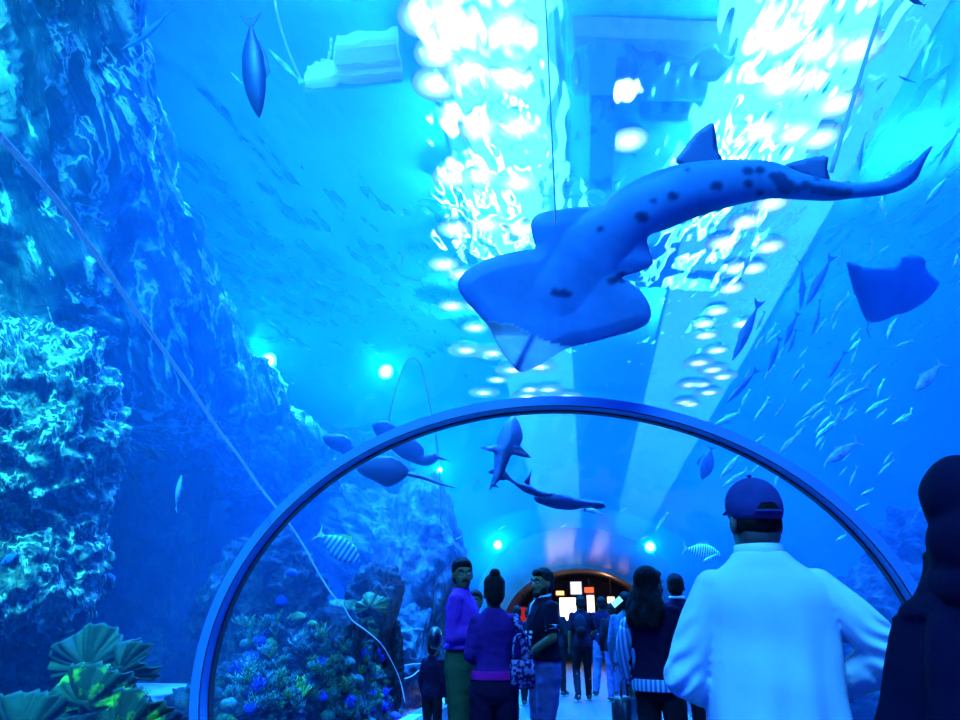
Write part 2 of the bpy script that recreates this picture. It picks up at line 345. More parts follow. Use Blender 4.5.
bm = bmesh.new(); tube(bm, cat([on_tunnel(x, y, 0.14) for x, y in [(401, 666), (412, 664), (424, 663), (436, 659)]], 5), 0.006, 6); bm_obj('branch_line', bm, M_rope_light, h)
bm = bmesh.new(); tube(bm, cat([on_tunnel(x, y, 0.14) for x, y in [(403, 679), (412, 676), (420, 670), (428, 670), (434, 676)]], 5), 0.006, 6); bm_obj('branch_line', bm, M_rope_light, h)
def cable(name, pix, r, mt, label, c='cable', n=6):
    bm = bmesh.new(); tube(bm, cat([P(*q) for q in pix], n), r, 6); o = bm_obj(name, bm, mt); tag(o, label, c); return o
q = P(556, 225, 3.75)
bm = bmesh.new(); tube(bm, [q, (q.x, q.y, SURF_Z + 3.5)], 0.005, 8); tag(bm_obj('hanging_cable', bm, M_rope_light), 'thin pale cable hanging straight down to the big shark', 'cable')
cable('light_shaft', [(892, -25, 8.2), (862, 70, 8.0), (831, 172, 7.8)], 0.026, M_rope_light, 'thick pale slanting pole of light modelled as a rod in the water above the shark tail', 'shaft')  # a beam of light, built as a solid translucent rod
cable('sloping_rope', [(272, -10, 8), (280, 25, 8), (290, 55, 8), (302, 82, 8)], 0.016, M_rope_light, 'thin pale rope hanging beside the small pale fish at the upper left', 'rope')
cable('curved_cable', [(388, 422, 9), (397, 385, 9), (409, 359, 9), (420, 364, 9), (428, 395, 9), (436, 440, 9), (440, 480, 9), (441, 520, 9)], 0.011, M_thin, 'thin dark looping cable rising from the reef behind the rib')
# floating white platform
M_white = glow_mat('white_plastic', (0.9, 0.95, 0.95), 0.6)
root = empty('floating_platform', PZ(352, 72, 8.35)); c0 = root.location.copy()
def quad_slab(name, pix, z, th, mt, parent):
    bm = bmesh.new(); vs = [PZ(x, y, z) - c0 for x, y in pix]
    a = [bm.verts.new(v) for v in vs]; b = [bm.verts.new(v + Vector((0, 0, th))) for v in vs]
    bm.faces.new(a); bm.faces.new(b)
    k = len(a)
    for i in range(k): bm.faces.new((a[i], a[(i + 1) % k], b[(i + 1) % k], b[i]))
    return bm_obj(name, bm, mt, parent, smooth=False)
quad_slab('deck', [(336, 50), (396, 44), (401, 71), (328, 82)], 8.35, 0.15, M_white, root)
quad_slab('float', [(303, 84), (401, 74), (402, 83), (303, 93)], 8.2, 0.2, M_white, root)
for x, y in ((330, 60), (322, 78)): quad_slab('rail', [(x, y - 12), (x + 3, y - 12), (x - 3, y + 8), (x - 6, y + 8)], 8.5, 0.05, M_white, root)
tag(root, 'white floating platform with slatted deck on the water surface near the upper left', 'platform')
M_purple = mat('bulkhead_paint', (0.55, 0.35, 0.9), 0.8, scale=2)
def hall_box(name, quad, z, th, mt, label, c):
    bm = bmesh.new(); vs = [PZ(x, y, z) for x, y in quad]
    a = [bm.verts.new(v) for v in vs]; b = [bm.verts.new(v + Vector((0, 0, th))) for v in vs]
    bm.faces.new(a); bm.faces.new(b)
    for i in range(4): bm.faces.new((a[i], a[(i + 1) % 4], b[(i + 1) % 4], b[i]))
    o = bm_obj(name, bm, mt, smooth=False); tag(o, label, c)
hall_box('ceiling_duct', [(574, 36), (734, 42), (735, 97), (575, 95)], CEIL_Z - 0.6, 0.55, M_purple, 'wide violet duct box hanging over the tank above the shark', 'duct')
hall_box('ceiling_beam', [(592, 97), (618, 97), (612, 190), (590, 190)], CEIL_Z - 0.4, 0.35, M_curb, 'short dark beam running away from the violet duct box', 'beam')
hall_box('ceiling_beam', [(640, 113), (742, 113), (742, 121), (640, 121)], CEIL_Z - 0.4, 0.35, M_curb, 'thin dark cross beam under the violet duct box, over the shark fin', 'beam')
hall_box('ceiling_beam', [(560, 272), (722, 280), (720, 291), (560, 283)], CEIL_Z - 0.4, 0.35, M_curb, 'thin dark cross beam farther down the hall behind the shark body', 'beam')

# submerged floodlights among the rocks
def sub_lamp(px, py, d, e, label, r=0.12):
    p = P(px, py, d); o = None
    bm = bmesh.new(); tube(bm, [(0, 0.16, 0), (0, 0.02, 0), (0, -0.02, 0)], [r * 0.6, r, r * 1.1], 16); o = bm_obj('underwater_lamp', bm, M_house); o.location = p
    bm = bmesh.new(); tube(bm, [(0, -0.021, 0), (0, -0.03, 0)], [r * 0.65, r * 0.55], 16); bm_obj('lens', bm, M_lens2, o); tag(o, label, 'floodlight')
    l_ = light('lamp_glow', 'POINT', p + Vector((0, -0.25, 0)), (0, 0, 0), e, (0.02, 0.55, 1.0), 0.12)
M_lens2 = emit_mat('submerged_lens', (0.3, 0.95, 1.0), 30.0)
sub_lamp(268, 362, 11.0, 500, 'underwater floodlight glaring beyond the edge of the rock face, upper left of the rib', 0.14)
sub_lamp(386, 372, 12.0, 420, 'underwater floodlight glaring above the rib beside the looping cable', 0.13)
sub_lamp(498, 545, 19.0, 600, 'dim distant underwater floodlight over the bun-haired woman', 0.12)
sub_lamp(650, 547, 16.0, 200, 'small underwater floodlight above the woman with long wavy hair', 0.12)
sub_lamp(440, 470, 24.0, 700, 'far lamp added for the cyan haze just below the rib, left of the blue shark', 0.1)  # added lamp, makes the cyan haze inside the arch
# ------------------------------------------------------------------ rocks and reef
def fbm(p, o=5):
    v = 0; a = 0.5
    for k in range(o): v += a * mnoise.noise(p); p = p * 2.03; a *= 0.5
    return v
def ridged(p, o=4):
    v = 0; a = 0.5
    for k in range(o): v += a * (1 - abs(mnoise.noise(p)) * 2); p = p * 2.1; a *= 0.5
    return v
def rock_mat(name, c1, c2, c3, scale=1.2, stretch=(1, 1, 1), rot=(0, 0, 0), veins=0):
    m = bpy.data.materials.new(name); m.use_nodes = True; nt = m.node_tree; n = nt.nodes; l = nt.links; b = n['Principled BSDF']
    b.inputs['Roughness'].default_value = 0.9; b.inputs['Specular IOR Level'].default_value = 0.1
    t = n.new('ShaderNodeTexCoord'); mp = n.new('ShaderNodeMapping'); mp.vector_type = 'TEXTURE'; mp.inputs['Scale'].default_value = stretch; mp.inputs['Rotation'].default_value = rot; l.new(t.outputs['Object'], mp.inputs[0])
    a = n.new('ShaderNodeTexNoise'); a.inputs['Scale'].default_value = scale * 2.2; a.inputs['Detail'].default_value = 9; a.inputs['Roughness'].default_value = 0.72; a.inputs['Distortion'].default_value = 0.6
    v = n.new('ShaderNodeTexNoise'); v.inputs['Scale'].default_value = scale * 6; v.inputs['Detail'].default_value = 6; v.inputs['Roughness'].default_value = 0.7
    if hasattr(v, 'noise_type'): v.noise_type = 'RIDGED_MULTIFRACTAL'; v.inputs['Roughness'].default_value = 0.8
    l.new(mp.outputs[0], a.inputs[0]); l.new(mp.outputs[0], v.inputs[0])
    r1 = n.new('ShaderNodeValToRGB'); l.new(a.outputs['Fac'], r1.inputs[0])
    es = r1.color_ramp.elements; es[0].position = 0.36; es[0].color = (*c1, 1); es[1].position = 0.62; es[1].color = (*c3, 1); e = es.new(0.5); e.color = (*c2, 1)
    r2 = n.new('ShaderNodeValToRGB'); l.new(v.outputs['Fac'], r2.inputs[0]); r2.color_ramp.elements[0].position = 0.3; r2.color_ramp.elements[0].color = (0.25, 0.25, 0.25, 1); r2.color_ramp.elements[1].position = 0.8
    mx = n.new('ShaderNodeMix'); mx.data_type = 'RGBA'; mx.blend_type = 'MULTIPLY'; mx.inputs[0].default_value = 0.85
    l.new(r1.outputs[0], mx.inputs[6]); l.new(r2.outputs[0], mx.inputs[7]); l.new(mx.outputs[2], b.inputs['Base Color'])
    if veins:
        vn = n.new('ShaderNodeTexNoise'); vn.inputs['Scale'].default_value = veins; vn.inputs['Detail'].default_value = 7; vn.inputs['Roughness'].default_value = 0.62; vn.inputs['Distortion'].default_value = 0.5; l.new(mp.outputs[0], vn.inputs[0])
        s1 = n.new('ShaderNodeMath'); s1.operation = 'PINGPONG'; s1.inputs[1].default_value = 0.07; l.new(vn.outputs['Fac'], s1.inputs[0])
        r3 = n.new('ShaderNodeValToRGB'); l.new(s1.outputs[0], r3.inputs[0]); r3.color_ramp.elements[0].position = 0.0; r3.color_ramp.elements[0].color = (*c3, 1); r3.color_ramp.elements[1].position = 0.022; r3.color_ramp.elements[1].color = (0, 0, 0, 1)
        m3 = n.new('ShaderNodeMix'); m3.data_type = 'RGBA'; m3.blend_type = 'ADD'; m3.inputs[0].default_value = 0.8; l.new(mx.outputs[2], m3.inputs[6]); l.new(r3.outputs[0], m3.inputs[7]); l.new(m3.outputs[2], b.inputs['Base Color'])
    ad = n.new('ShaderNodeMath'); ad.operation = 'ADD'; l.new(a.outputs['Fac'], ad.inputs[0]); l.new(v.outputs['Fac'], ad.inputs[1])
    bp = n.new('ShaderNodeBump'); bp.inputs['Strength'].default_value = 0.9; bp.inputs['Distance'].default_value = 0.12; l.new(ad.outputs[0], bp.inputs['Height']); l.new(bp.outputs[0], b.inputs['Normal'])
    return m
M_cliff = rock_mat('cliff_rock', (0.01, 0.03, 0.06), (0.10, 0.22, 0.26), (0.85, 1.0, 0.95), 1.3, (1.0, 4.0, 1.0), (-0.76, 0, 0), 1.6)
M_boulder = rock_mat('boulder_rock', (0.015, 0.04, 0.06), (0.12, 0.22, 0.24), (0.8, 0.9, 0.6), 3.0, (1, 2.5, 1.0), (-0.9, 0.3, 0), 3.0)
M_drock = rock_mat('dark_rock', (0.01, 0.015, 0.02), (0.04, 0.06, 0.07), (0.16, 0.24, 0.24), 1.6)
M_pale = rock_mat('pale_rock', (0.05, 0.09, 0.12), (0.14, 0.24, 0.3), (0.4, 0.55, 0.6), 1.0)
# cliff: a long ledge of rock on the left of the tank
def cliff():
    bm = bmesh.new(); rows = []
    NY, NS = 260, 200
    for i in range(NY + 1):
        y = -2 + 17.0 * i / NY
        zt = 9.4 if y < 5.2 else (9.4 - (y - 5.2) * 1.12 if y < 8.8 else 5.37 - (y - 8.8) * 0.22)
        zt += 0.35 * mnoise.noise(Vector((y * 1.3, 2, 0))) + 0.12 * mnoise.noise(Vector((y * 4, 5, 0)))
        zb = 3.9 - 0.0 * y + 0.4 * mnoise.noise(Vector((y * 0.8, 7, 1)))
        row = []
        for j in range(NS + 1):
            s = 2 * PI * j / NS
            cz = (zt + zb) / 2; hz = (zt - zb) / 2; cx = -7.1; hx = 2.1
            x = cx + hx * math.copysign(abs(math.cos(s)) ** 0.75, math.cos(s)); z = cz + hz * math.copysign(abs(math.sin(s)) ** 0.8, math.sin(s))
            if math.cos(s) > -0.3:
                al = y * 0.72 - z * 0.69; ac = y * 0.69 + z * 0.72; q = Vector((x * 0.5, al * 0.2, ac * 0.8))
                d = 0.95 * (ridged(q, 3) - 0.45) + 0.5 * fbm(q * 3.5 + Vector((3, 1, 2)), 5) + 0.30 * ridged(q * 4.5, 4)
                x += d * 1.0
                z += 0.15 * fbm(q * 3, 3)
            row.append(Vector((x, y, z)))
        rows.append(row)
    grid(bm, rows)
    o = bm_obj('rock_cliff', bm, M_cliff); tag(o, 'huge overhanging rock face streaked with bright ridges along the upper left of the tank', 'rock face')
cliff()
def rock(name, c, s, mt, label, catg='rock', seed=0, amp=0.3, rot=None, sub=6, group=None, fr=1.0):
    bm = bmesh.new(); bmesh.ops.create_icosphere(bm, subdivisions=sub, radius=1.0)
    for v in bm.verts:
        p = v.co.copy(); q = p * 1.3 * fr + Vector((seed * 3.1, seed, -seed))
        v.co = p * (1 + amp * (1.1 * fbm(q, 6) + 1.0 * (ridged(Vector((q.x, q.y, q.z * 1.8)) * 1.5, 5) - 0.5) + 0.35 * fbm(q * 5, 4)))
        v.co = Vector((v.co.x * s[0], v.co.y * s[1], v.co.z * s[2]))
    if rot: bmesh.ops.rotate(bm, verts=bm.verts, cent=(0, 0, 0), matrix=rot)
    for v in bm.verts:        # the acrylic tunnel keeps the rocks out
        wx, wz = v.co.x + c[0] - TX, v.co.z + c[2] - TZ
        if name != 'stem' and wz + TZ > -0.3:
            k = 1 - (wz / (TB + 0.22)) ** 2
            if k > 0:
                lim = (TA + 0.22) * math.sqrt(k)
                if abs(wx) < lim + 0.3:
                    sg = -1 if c[0] < TX else 1
                    if wx * sg < lim: v.co.x = sg * (lim + 0.02 * mnoise.noise(v.co * 6)) + TX - c[0]
    o = bm_obj(name, bm, mt); o.location = c; tag(o, label, catg, group); return o
def eul(x, y, z): return Matrix.Rotation(z, 3, 'Z') @ Matrix.Rotation(y, 3, 'Y') @ Matrix.Rotation(x, 3, 'X')
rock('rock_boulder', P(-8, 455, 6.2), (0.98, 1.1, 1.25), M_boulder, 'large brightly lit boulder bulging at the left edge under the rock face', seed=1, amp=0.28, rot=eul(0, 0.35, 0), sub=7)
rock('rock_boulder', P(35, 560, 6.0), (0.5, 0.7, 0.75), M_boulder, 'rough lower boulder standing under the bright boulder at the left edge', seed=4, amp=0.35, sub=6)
rock('rock_boulder', P(-30, 640, 6.0), (0.9, 0.8, 1.0), M_drock, 'dark rock at the bottom left corner behind the leafy corals', seed=9, amp=0.3)
rock('rock_outcrop', P(262, 620, 8.6), (0.75, 0.6, 1.05), M_drock, 'dark knobbly rock pillar seen through the rib on the left', seed=12, amp=0.35, sub=6)
rock('rock_mound', P(305, 715, 8.2), (1.35, 1.1, 1.1), M_drock, 'broad dark reef mound crowded with corals left of the walkway', 'reef mound', seed=15, amp=0.35, sub=6)
rock('rock_mound', P(238, 722, 7.0), (0.7, 0.5, 0.5), M_drock, 'low dark reef mound at the foot of the rib on the left', 'reef mound', seed=17, amp=0.35)
mush = rock('rock_stack', P(376, 610, 9.5), (0.42, 0.42, 0.62), M_drock, 'dark mushroom-headed rock behind the pale hose', seed=21, amp=0.3)
for k, (x, y, w_) in enumerate(((357, 668, 0.17), (388, 672, 0.2), (372, 690, 0.14))):
    st = rock('stem', P(x, y, 9.5) - mush.location, (w_, w_, 0.75), M_drock, None, None, seed=23 + k, amp=0.25, sub=5); st.parent = mush
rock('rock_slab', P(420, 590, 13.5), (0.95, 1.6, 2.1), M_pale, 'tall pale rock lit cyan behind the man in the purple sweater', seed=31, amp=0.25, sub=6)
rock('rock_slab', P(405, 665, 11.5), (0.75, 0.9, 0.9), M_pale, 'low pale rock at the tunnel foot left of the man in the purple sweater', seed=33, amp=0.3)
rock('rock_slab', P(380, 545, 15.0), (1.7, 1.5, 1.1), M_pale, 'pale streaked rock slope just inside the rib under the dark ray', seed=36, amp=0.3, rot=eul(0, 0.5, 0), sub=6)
rock('rock_bank', P(330, 500, 17.0), (2.2, 2.0, 1.6), M_drock, 'dim rock bank far behind the rib on the left', seed=38, amp=0.3)
rock('rock_mound', P(905, 655, 9.5), (1.15, 1.0, 1.15), M_drock, 'dim rounded rock mound right of the man in the white robe', seed=41, amp=0.25)
rock('rock_mound', P(950, 590, 10.5), (1.1, 1.0, 1.3), M_drock, 'dim taller rock behind the rib foot on the right', seed=43, amp=0.25)
rock('rock_mound', P(860, 715, 8.6), (0.6, 0.6, 0.45), M_drock, 'low rock with yellow-green coral beside the white robe', seed=45, amp=0.3)
M_sand = mat('sand_step', (0.5, 0.55, 0.55), 0.95, col2=(0.4, 0.45, 0.46), scale=5, bump=0.2)
bm = bmesh.new(); box(bm, (-4.9, 8.6, 0.22), (3.6, 3.0, 0.44)); bmesh.ops.bevel(bm, geom=bm.edges[:], offset=0.03, segments=2)
tag(bm_obj('sand_ledge', bm, M_sand, smooth=False), 'flat pale blue sand ledge between the leafy corals and the rib', 'ledge')
# recess wall far at the back, left
bm = bmesh.new(); box(bm, (-9.6, 13.0, 2.8), (0.4, 12.0, 5.6)); box(bm, (-7.3, 11.5, 2.7), (0.9, 0.8, 5.0))
tag(bm_obj('wall_left', bm, M_drock, smooth=False), kind='structure')

# corals
M_c1 = mat('coral_teal', (0.04, 0.18, 0.12), 0.85, col2=(0.01, 0.05, 0.04), scale=14)
M_c2 = mat('coral_pale', (0.12, 0.25, 0.25), 0.85, col2=(0.03, 0.06, 0.07), scale=16)
M_c3 = mat('coral_green', (0.35, 0.8, 0.1), 0.85, col2=(0.05, 0.25, 0.03), scale=9)
M_c4 = mat('coral_blue', (0.01, 0.03, 0.35), 0.85, col2=(0.01, 0.03, 0.35), scale=9)
M_c5 = mat('coral_olive', (0.09, 0.20, 0.02), 0.85, col2=(0.03, 0.08, 0.02), scale=10)
def branch_coral_mesh(seed, n=16, h=0.22):
    rnd = random.Random(seed); bm = bmesh.new()
    for k in range(n):
        a = rnd.uniform(0, 2 * PI); t = rnd.uniform(0.1, 1.1); L = h * rnd.uniform(0.6, 1.1)
        d = Vector((math.cos(a) * math.sin(t), math.sin(a) * math.sin(t), math.cos(t)))
        p = Vector((0, 0, 0)); pts = [p.copy()]
        for j in range(4):
            d = (d + Vector((rnd.uniform(-.35, .35), rnd.uniform(-.35, .35), rnd.uniform(-.1, .35)))).normalized(); p = p + d * L / 4; pts.append(p.copy())
        tube(bm, pts, [0.016, 0.013, 0.011, 0.009, 0.005], 5)
        for q in pts[2:4]:
            e = (d + Vector((rnd.uniform(-1, 1), rnd.uniform(-1, 1), rnd.uniform(-.2, .8)))).normalized()
            tube(bm, [q, q + e * L * 0.22, q + e * L * 0.36 + Vector((0, 0, 0.01))], [0.010, 0.008, 0.004], 5)
    me = bpy.data.meshes.new('branch_coral'); bm.to_mesh(me); bm.free(); return me
def lump_coral_mesh(seed, flat=0.8):
    bm = bmesh.new(); bmesh.ops.create_icosphere(bm, subdivisions=4, radius=0.12)
    for v in bm.verts:
        q = v.co * 16 + Vector((seed, 0, 0)); v.co *= 1 + 0.28 * mnoise.noise(q * 0.4) + 0.10 * ridged(q, 2); v.co.z *= flat
    me = bpy.data.meshes.new('lump_coral'); bm.to_mesh(me); bm.free(); return me
def plate_coral_mesh(seed, R=0.3, fr=9):
    rnd = random.Random(seed); bm = bmesh.new(); rows = []
    for i in range(13):
        r = R * (0.12 + 0.88 * i / 12); row = []
        for j in range(61):
            a = -0.4 + (PI + 0.8) * j / 60
            wv = math.sin(a * fr + seed) * 0.05 * (i / 12) ** 1.5 + 0.03 * math.sin(a * 23 + seed) * (i / 12) ** 2
            rr = r * (1 + 0.10 * math.sin(a * 5 + seed))
            row.append(Vector((rr * math.cos(a), wv + 0.10 * (i / 12) ** 2, rr * math.sin(a) * 0.85)))
        rows.append(row)
    grid(bm, rows)
    me = bpy.data.meshes.new('plate_coral'); bm.to_mesh(me); bm.free(); return me
BM_ = [branch_coral_mesh(k, 16 + 2 * k) for k in range(4)]; LM_ = [lump_coral_mesh(k * 7.3) for k in range(3)]
COLN = {0: ('teal', M_c1), 1: ('pale', M_c2), 2: ('green', M_c3), 3: ('blue', M_c4), 4: ('olive', M_c5)}
def place_mesh(name, me, mt, loc, sc, rz=0, rx=0):
    me2 = me.copy(); me2.materials.clear(); me2.materials.append(mt); me2.polygons.foreach_set('use_smooth', [True] * len(me2.polygons))
    o = bpy.data.objects.new(name, me2); COL.objects.link(o); o.location = loc; o.scale = (sc,) * 3; o.rotation_euler = (rx, 0, rz); return o
rnd = random.Random(11)
# drop rays from the camera side onto the mounds so that each coral sits on the rock
bpy.context.view_layer.update(); DG = bpy.context.evaluated_depsgraph_get()
def seat(px, py, dmin=5.0):
    r = ray(px, py).normalized(); o = CAM + r * dmin
    for _ in range(6):
        hit, loc, nrm, idx, ob, mx = S.ray_cast(DG, o, r)
        if not hit: return None
        if ob.name.startswith('rock') or ob.name.startswith('sand') or ob.name.startswith('floor'): return loc
        o = loc + r * 0.02
    return None
cs = []
for k in range(230):
    u, v_ = rnd.random(), rnd.random()
    px = 212 + 190 * u; top = 612 + 30 * abs(u - 0.4) + (25 if u > 0.6 else 0); py = top + (722 - top) * v_ ** 0.9
    if px < 236 and py < 690: continue
    cs.append((px, py))
KN = {0: 0, 1: 0, 2: 0}
for k, (px, py) in enumerate(cs):
    L_ = seat(px, py)
    if L_ is None or (L_ - CAM).length > 13: continue
    t = rnd.random(); ck = rnd.choice([0, 0, 1, 0, 4, 4, 0, 3, 0, 4])
    cn, cm = COLN[ck]
    if t < 0.9:
        o = place_mesh('branching_coral', BM_[k % 4], cm, L_, rnd.uniform(0.3, 0.75), rnd.uniform(0, 6)); tag(o, cn + ' branching coral growing on the crowded reef mound left of the walkway', 'coral', cn + ' branching corals on the left reef')
    else:
        o = place_mesh('lump_coral', LM_[k % 3], cm, L_, rnd.uniform(0.3, 0.7), rnd.uniform(0, 6)); tag(o, cn + ' rounded lumpy coral on the crowded reef mound left of the walkway', 'coral', cn + ' lump corals on the left reef')
def one(name, me, mt, px, py, d, sc, label, rz=0, rx=0, catg='coral', snap=True):
    L_ = (seat(px, py) if snap else None)
    if L_ is None or abs((L_ - CAM).dot(FWD) - d) > 2.5: L_ = P(px, py, d)
    o = place_mesh(name, me, mt, L_, sc, rz, rx); tag(o, label, catg); return o
one('brain_coral', lump_coral_mesh(3, 0.95), M_c2, 237, 693, 6.8, 0.75, 'smooth pale blue ball-shaped coral beside the rib foot')
one('branching_coral', BM_[3], M_c3, 299, 700, 7.6, 1.1, 'bright green bushy coral in the middle of the left reef')
one('lump_coral', LM_[1], M_c4, 292, 573, 8.0, 0.5, 'vivid blue round coral high on the dark rock pillar')
one('lump_coral', LM_[2], M_c4, 281, 600, 8.0, 0.65, 'vivid blue lumpy coral halfway down the dark rock pillar')
one('lump_coral', LM_[0], M_c4, 322, 696, 7.6, 0.6, 'vivid blue lumpy coral low on the left reef by the walkway')
one('tube_coral', branch_coral_mesh(77, 5, 0.3), M_c5, 276, 640, 7.6, 1.0, 'upright olive finger coral on the reef under the rock pillar')
one('plate_coral', plate_coral_mesh(3, 0.34), M_c5, 345, 625, 9.0, 1.2, 'olive disc coral behind the pale hose, at left of the mushroom-headed rock', snap=False)
one('plate_coral', plate_coral_mesh(5, 0.25), M_c5, 370, 608, 8.9, 0.9, 'small olive disc coral on the face of the mushroom-headed rock', snap=False)
for k, (px, py, sc, mt, lb) in enumerate(((868, 668, 1.0, M_c5, 'yellow-green bushy coral beside the dark cloaked figure'), (857, 700, 1.1, M_c1, 'teal bushy coral between the white robe and the dark cloak'), (872, 700, 0.9, M_c5, 'lower yellow-green coral closest to the edge of the dark cloak'))):
    one('branching_coral', BM_[k], mt, px, py, 8.2, sc, lb, snap=True)
# leafy corals, bottom left, nearer than the ledge
M_leaf = mat('leaf_coral', (0.35, 0.8, 0.02), 0.8, col2=(0.006, 0.05, 0.015), scale=9, lo=0.5, hi=0.68, bump=0.5, bscale=8)
M_leafd = mat('leaf_coral_dark', (0.015, 0.07, 0.025), 0.85, col2=(0.006, 0.025, 0.015), scale=4, bump=0.5, bscale=8)
for px, py, d, R, rz, rx, mt, lb in (
    (88, 668, 5.1, 0.33, 0.2, 0.25, M_leafd, 'dark green leafy plate coral, topmost of the clump at the bottom left'),
    (122, 672, 5.0, 0.24, -0.5, 0.3, M_leafd, 'dark green curled plate coral at the right of the leafy clump top'),
    (86, 706, 4.7, 0.30, 0.15, 0.35, M_leaf, 'bright yellow-green leafy plate coral in front at the bottom left'),
    (124, 734, 4.5, 0.30, -0.3, 0.3, M_leaf, 'yellow-green ruffled plate coral, lowest of the clump at the bottom left'),
    (22, 742, 4.6, 0.36, 0.2, 0.3, M_leafd, 'dark leafy plate coral in the bottom left corner')):
    me = plate_coral_mesh(int(px), R, 7)
    o = place_mesh('leafy_coral', me, mt, P(px, py, d), 1.0, rz, rx); sol = o.modifiers.new('s', 'SOLIDIFY'); sol.thickness = 0.012; tag(o, lb, 'coral')
    bm = bmesh.new(); b0 = Vector((0, 0, 0.05)); tube(bm, [b0, Vector((0, 0.05, -0.2)), Vector((0, 0.08, -0.4))], [0.05, 0.07, 0.1], 8)
    bm_obj('stalk', bm, M_leafd, o)
rock('rock_mound', P(80, 760, 4.9), (0.85, 0.5, 0.4), M_drock, 'low rock carrying the leafy corals at the bottom left', seed=51, amp=0.3)
# ------------------------------------------------------------------ big flat-bodied animals: a closed body grown from its own outline
import numpy as np
from mathutils.geometry import delaunay_2d_cdt
def smooth_poly(p, n=4):
    q = []
    k = len(p)
    for i in range(k):
        p0, p1, p2, p3 = [Vector((*p[(i + j) % k], 0)) for j in (-1, 0, 1, 2)]
        for s in range(n):
            t = s / n; v = 0.5 * ((2 * p1) + (p2 - p0) * t + (2 * p0 - 5 * p1 + 4 * p2 - p3) * t * t + (3 * p1 - p0 - 3 * p2 + p3) * t ** 3); q.append((v.x, v.y))
    return q
def seg_dist(p, a, b):
    a = np.array(a, float); b = np.array(b, float); ab = b - a; t = np.clip(((p - a) @ ab) / (ab @ ab + 1e-9), 0, 1)
    return np.hypot(*(p - (a + t[:, None] * ab)).T)
def inflated(outline, step, thick, to3d, edge=0.15, n=4, colour=None):
    """outline in a flat plan; thick(x, y, d) half thickness at distance d from the edge; to3d(x, y, h)"""
    ol = smooth_poly(outline, n)
    xs = [p[0] for p in ol]; ys = [p[1] for p in ol]; pts = list(ol)
    A = np.array(ol); B = np.roll(A, -1, 0)
    gx, gy = np.meshgrid(np.arange(min(xs), max(xs), step), np.arange(min(ys), max(ys), step)); G = np.stack([gx.ravel(), gy.ravel()], 1)
    ins = np.zeros(len(G), bool)
    for a, b in zip(A, B):
        c = ((a[1] > G[:, 1]) != (b[1] > G[:, 1])); xi = (b[0] - a[0]) * (G[:, 1] - a[1]) / (b[1] - a[1] + 1e-12) + a[0]; ins ^= c & (G[:, 0] < xi)
    D = np.full(len(G), 1e9)
    for a, b in zip(A, B): D = np.minimum(D, seg_dist(G, a, b))
    keep = ins & (D > step * 0.45)
    pts += [tuple(v) for v in G[keep]]
    k = len(ol)
    r = delaunay_2d_cdt([Vector(p) for p in pts], [(i, (i + 1) % k) for i in range(k)], [list(range(k))], 1, 1e-5)
    V = np.array([(v.x, v.y) for v in r[0]]); D = np.full(len(V), 1e9)
    for a, b in zip(A, B): D = np.minimum(D, seg_dist(V, a, b))
    bm = bmesh.new(); T = [max(thick(V[i][0], V[i][1], D[i]), 0) for i in range(len(V))]
    rim = D < 1e-3
    f = [bm.verts.new(to3d(V[i][0], V[i][1], -T[i])) for i in range(len(V))]
    b = [f[i] if rim[i] else bm.verts.new(to3d(V[i][0], V[i][1], T[i] + 1e-4)) for i in range(len(V))]
    for t in r[2]:
        try: bm.faces.new([f[i] for i in t])
        except ValueError: pass
        try: bm.faces.new([b[i] for i in reversed(t)])
        except ValueError: pass
    bm.verts.index_update()
    me = bpy.data.meshes.new('body'); bmesh.ops.recalc_face_normals(bm, faces=bm.faces[:]); bm.to_mesh(me)
    if colour:
        at = me.color_attributes.new('skin', 'FLOAT_COLOR', 'POINT'); fi = {f[i].index: i for i in range(len(V))}; bi = {b[i].index: i for i in range(len(V)) if not rim[i]}
        for vi in range(len(me.vertices)):
            front = vi in fi; i = fi[vi] if front else bi[vi]; c = colour(V[i][0], V[i][1], front); at.data[vi].color = (*c, 1)
    bm.free(); return me
def skin_mat(name, rough=0.5):
    m = bpy.data.materials.new(name); m.use_nodes = True; n = m.node_tree.nodes; l = m.node_tree.links; b = n['Principled BSDF']
    a = n.new('ShaderNodeVertexColor'); a.layer_name = 'skin'; nz = n.new('ShaderNodeTexNoise'); nz.inputs['Scale'].default_value = 14; t = n.new('ShaderNodeTexCoord'); l.new(t.outputs['Object'], nz.inputs[0])
    mx = n.new('ShaderNodeMix'); mx.data_type = 'RGBA'; mx.blend_type = 'MULTIPLY'; mx.inputs[0].default_value = 0.25
    l.new(a.outputs[0], mx.inputs[6]); l.new(nz.outputs['Fac'], mx.inputs[7]); l.new(mx.outputs[2], b.inputs['Base Color']); b.inputs['Roughness'].default_value = rough; b.inputs['Specular IOR Level'].default_value = 0.25; return m
def animal(name, anchor, outline, depth_of, thick, mt, label, c, step=6, n=4, colour=None, group=None):
    """outline in photo pixels, metres given by depth; object origin at the anchor"""
    an = P(anchor[0], anchor[1], depth_of(*anchor)); FW = ray(*anchor).normalized()
    def to3d(x, y, h): return P(x, y, depth_of(x, y)) + FW * h - an
    me = inflated(outline, step, thick, to3d, n=n, colour=colour)
    o = new_obj(name, me, mt); o.location = an; tag(o, label, c, group)
    return o, an, to3d
def fin(name, parent, outline, depth_of, an, mt, t=0.012, step=5, n=3):
    FW = ray(*outline[0]).normalized()
    me = inflated(outline, step, lambda x, y, d: min(t, t * (d / 8) ** 0.5 + 0.002), lambda x, y, h: P(x, y, depth_of(x, y)) + FW * h - an, n=n)
    return new_obj(name, me, mt, parent)

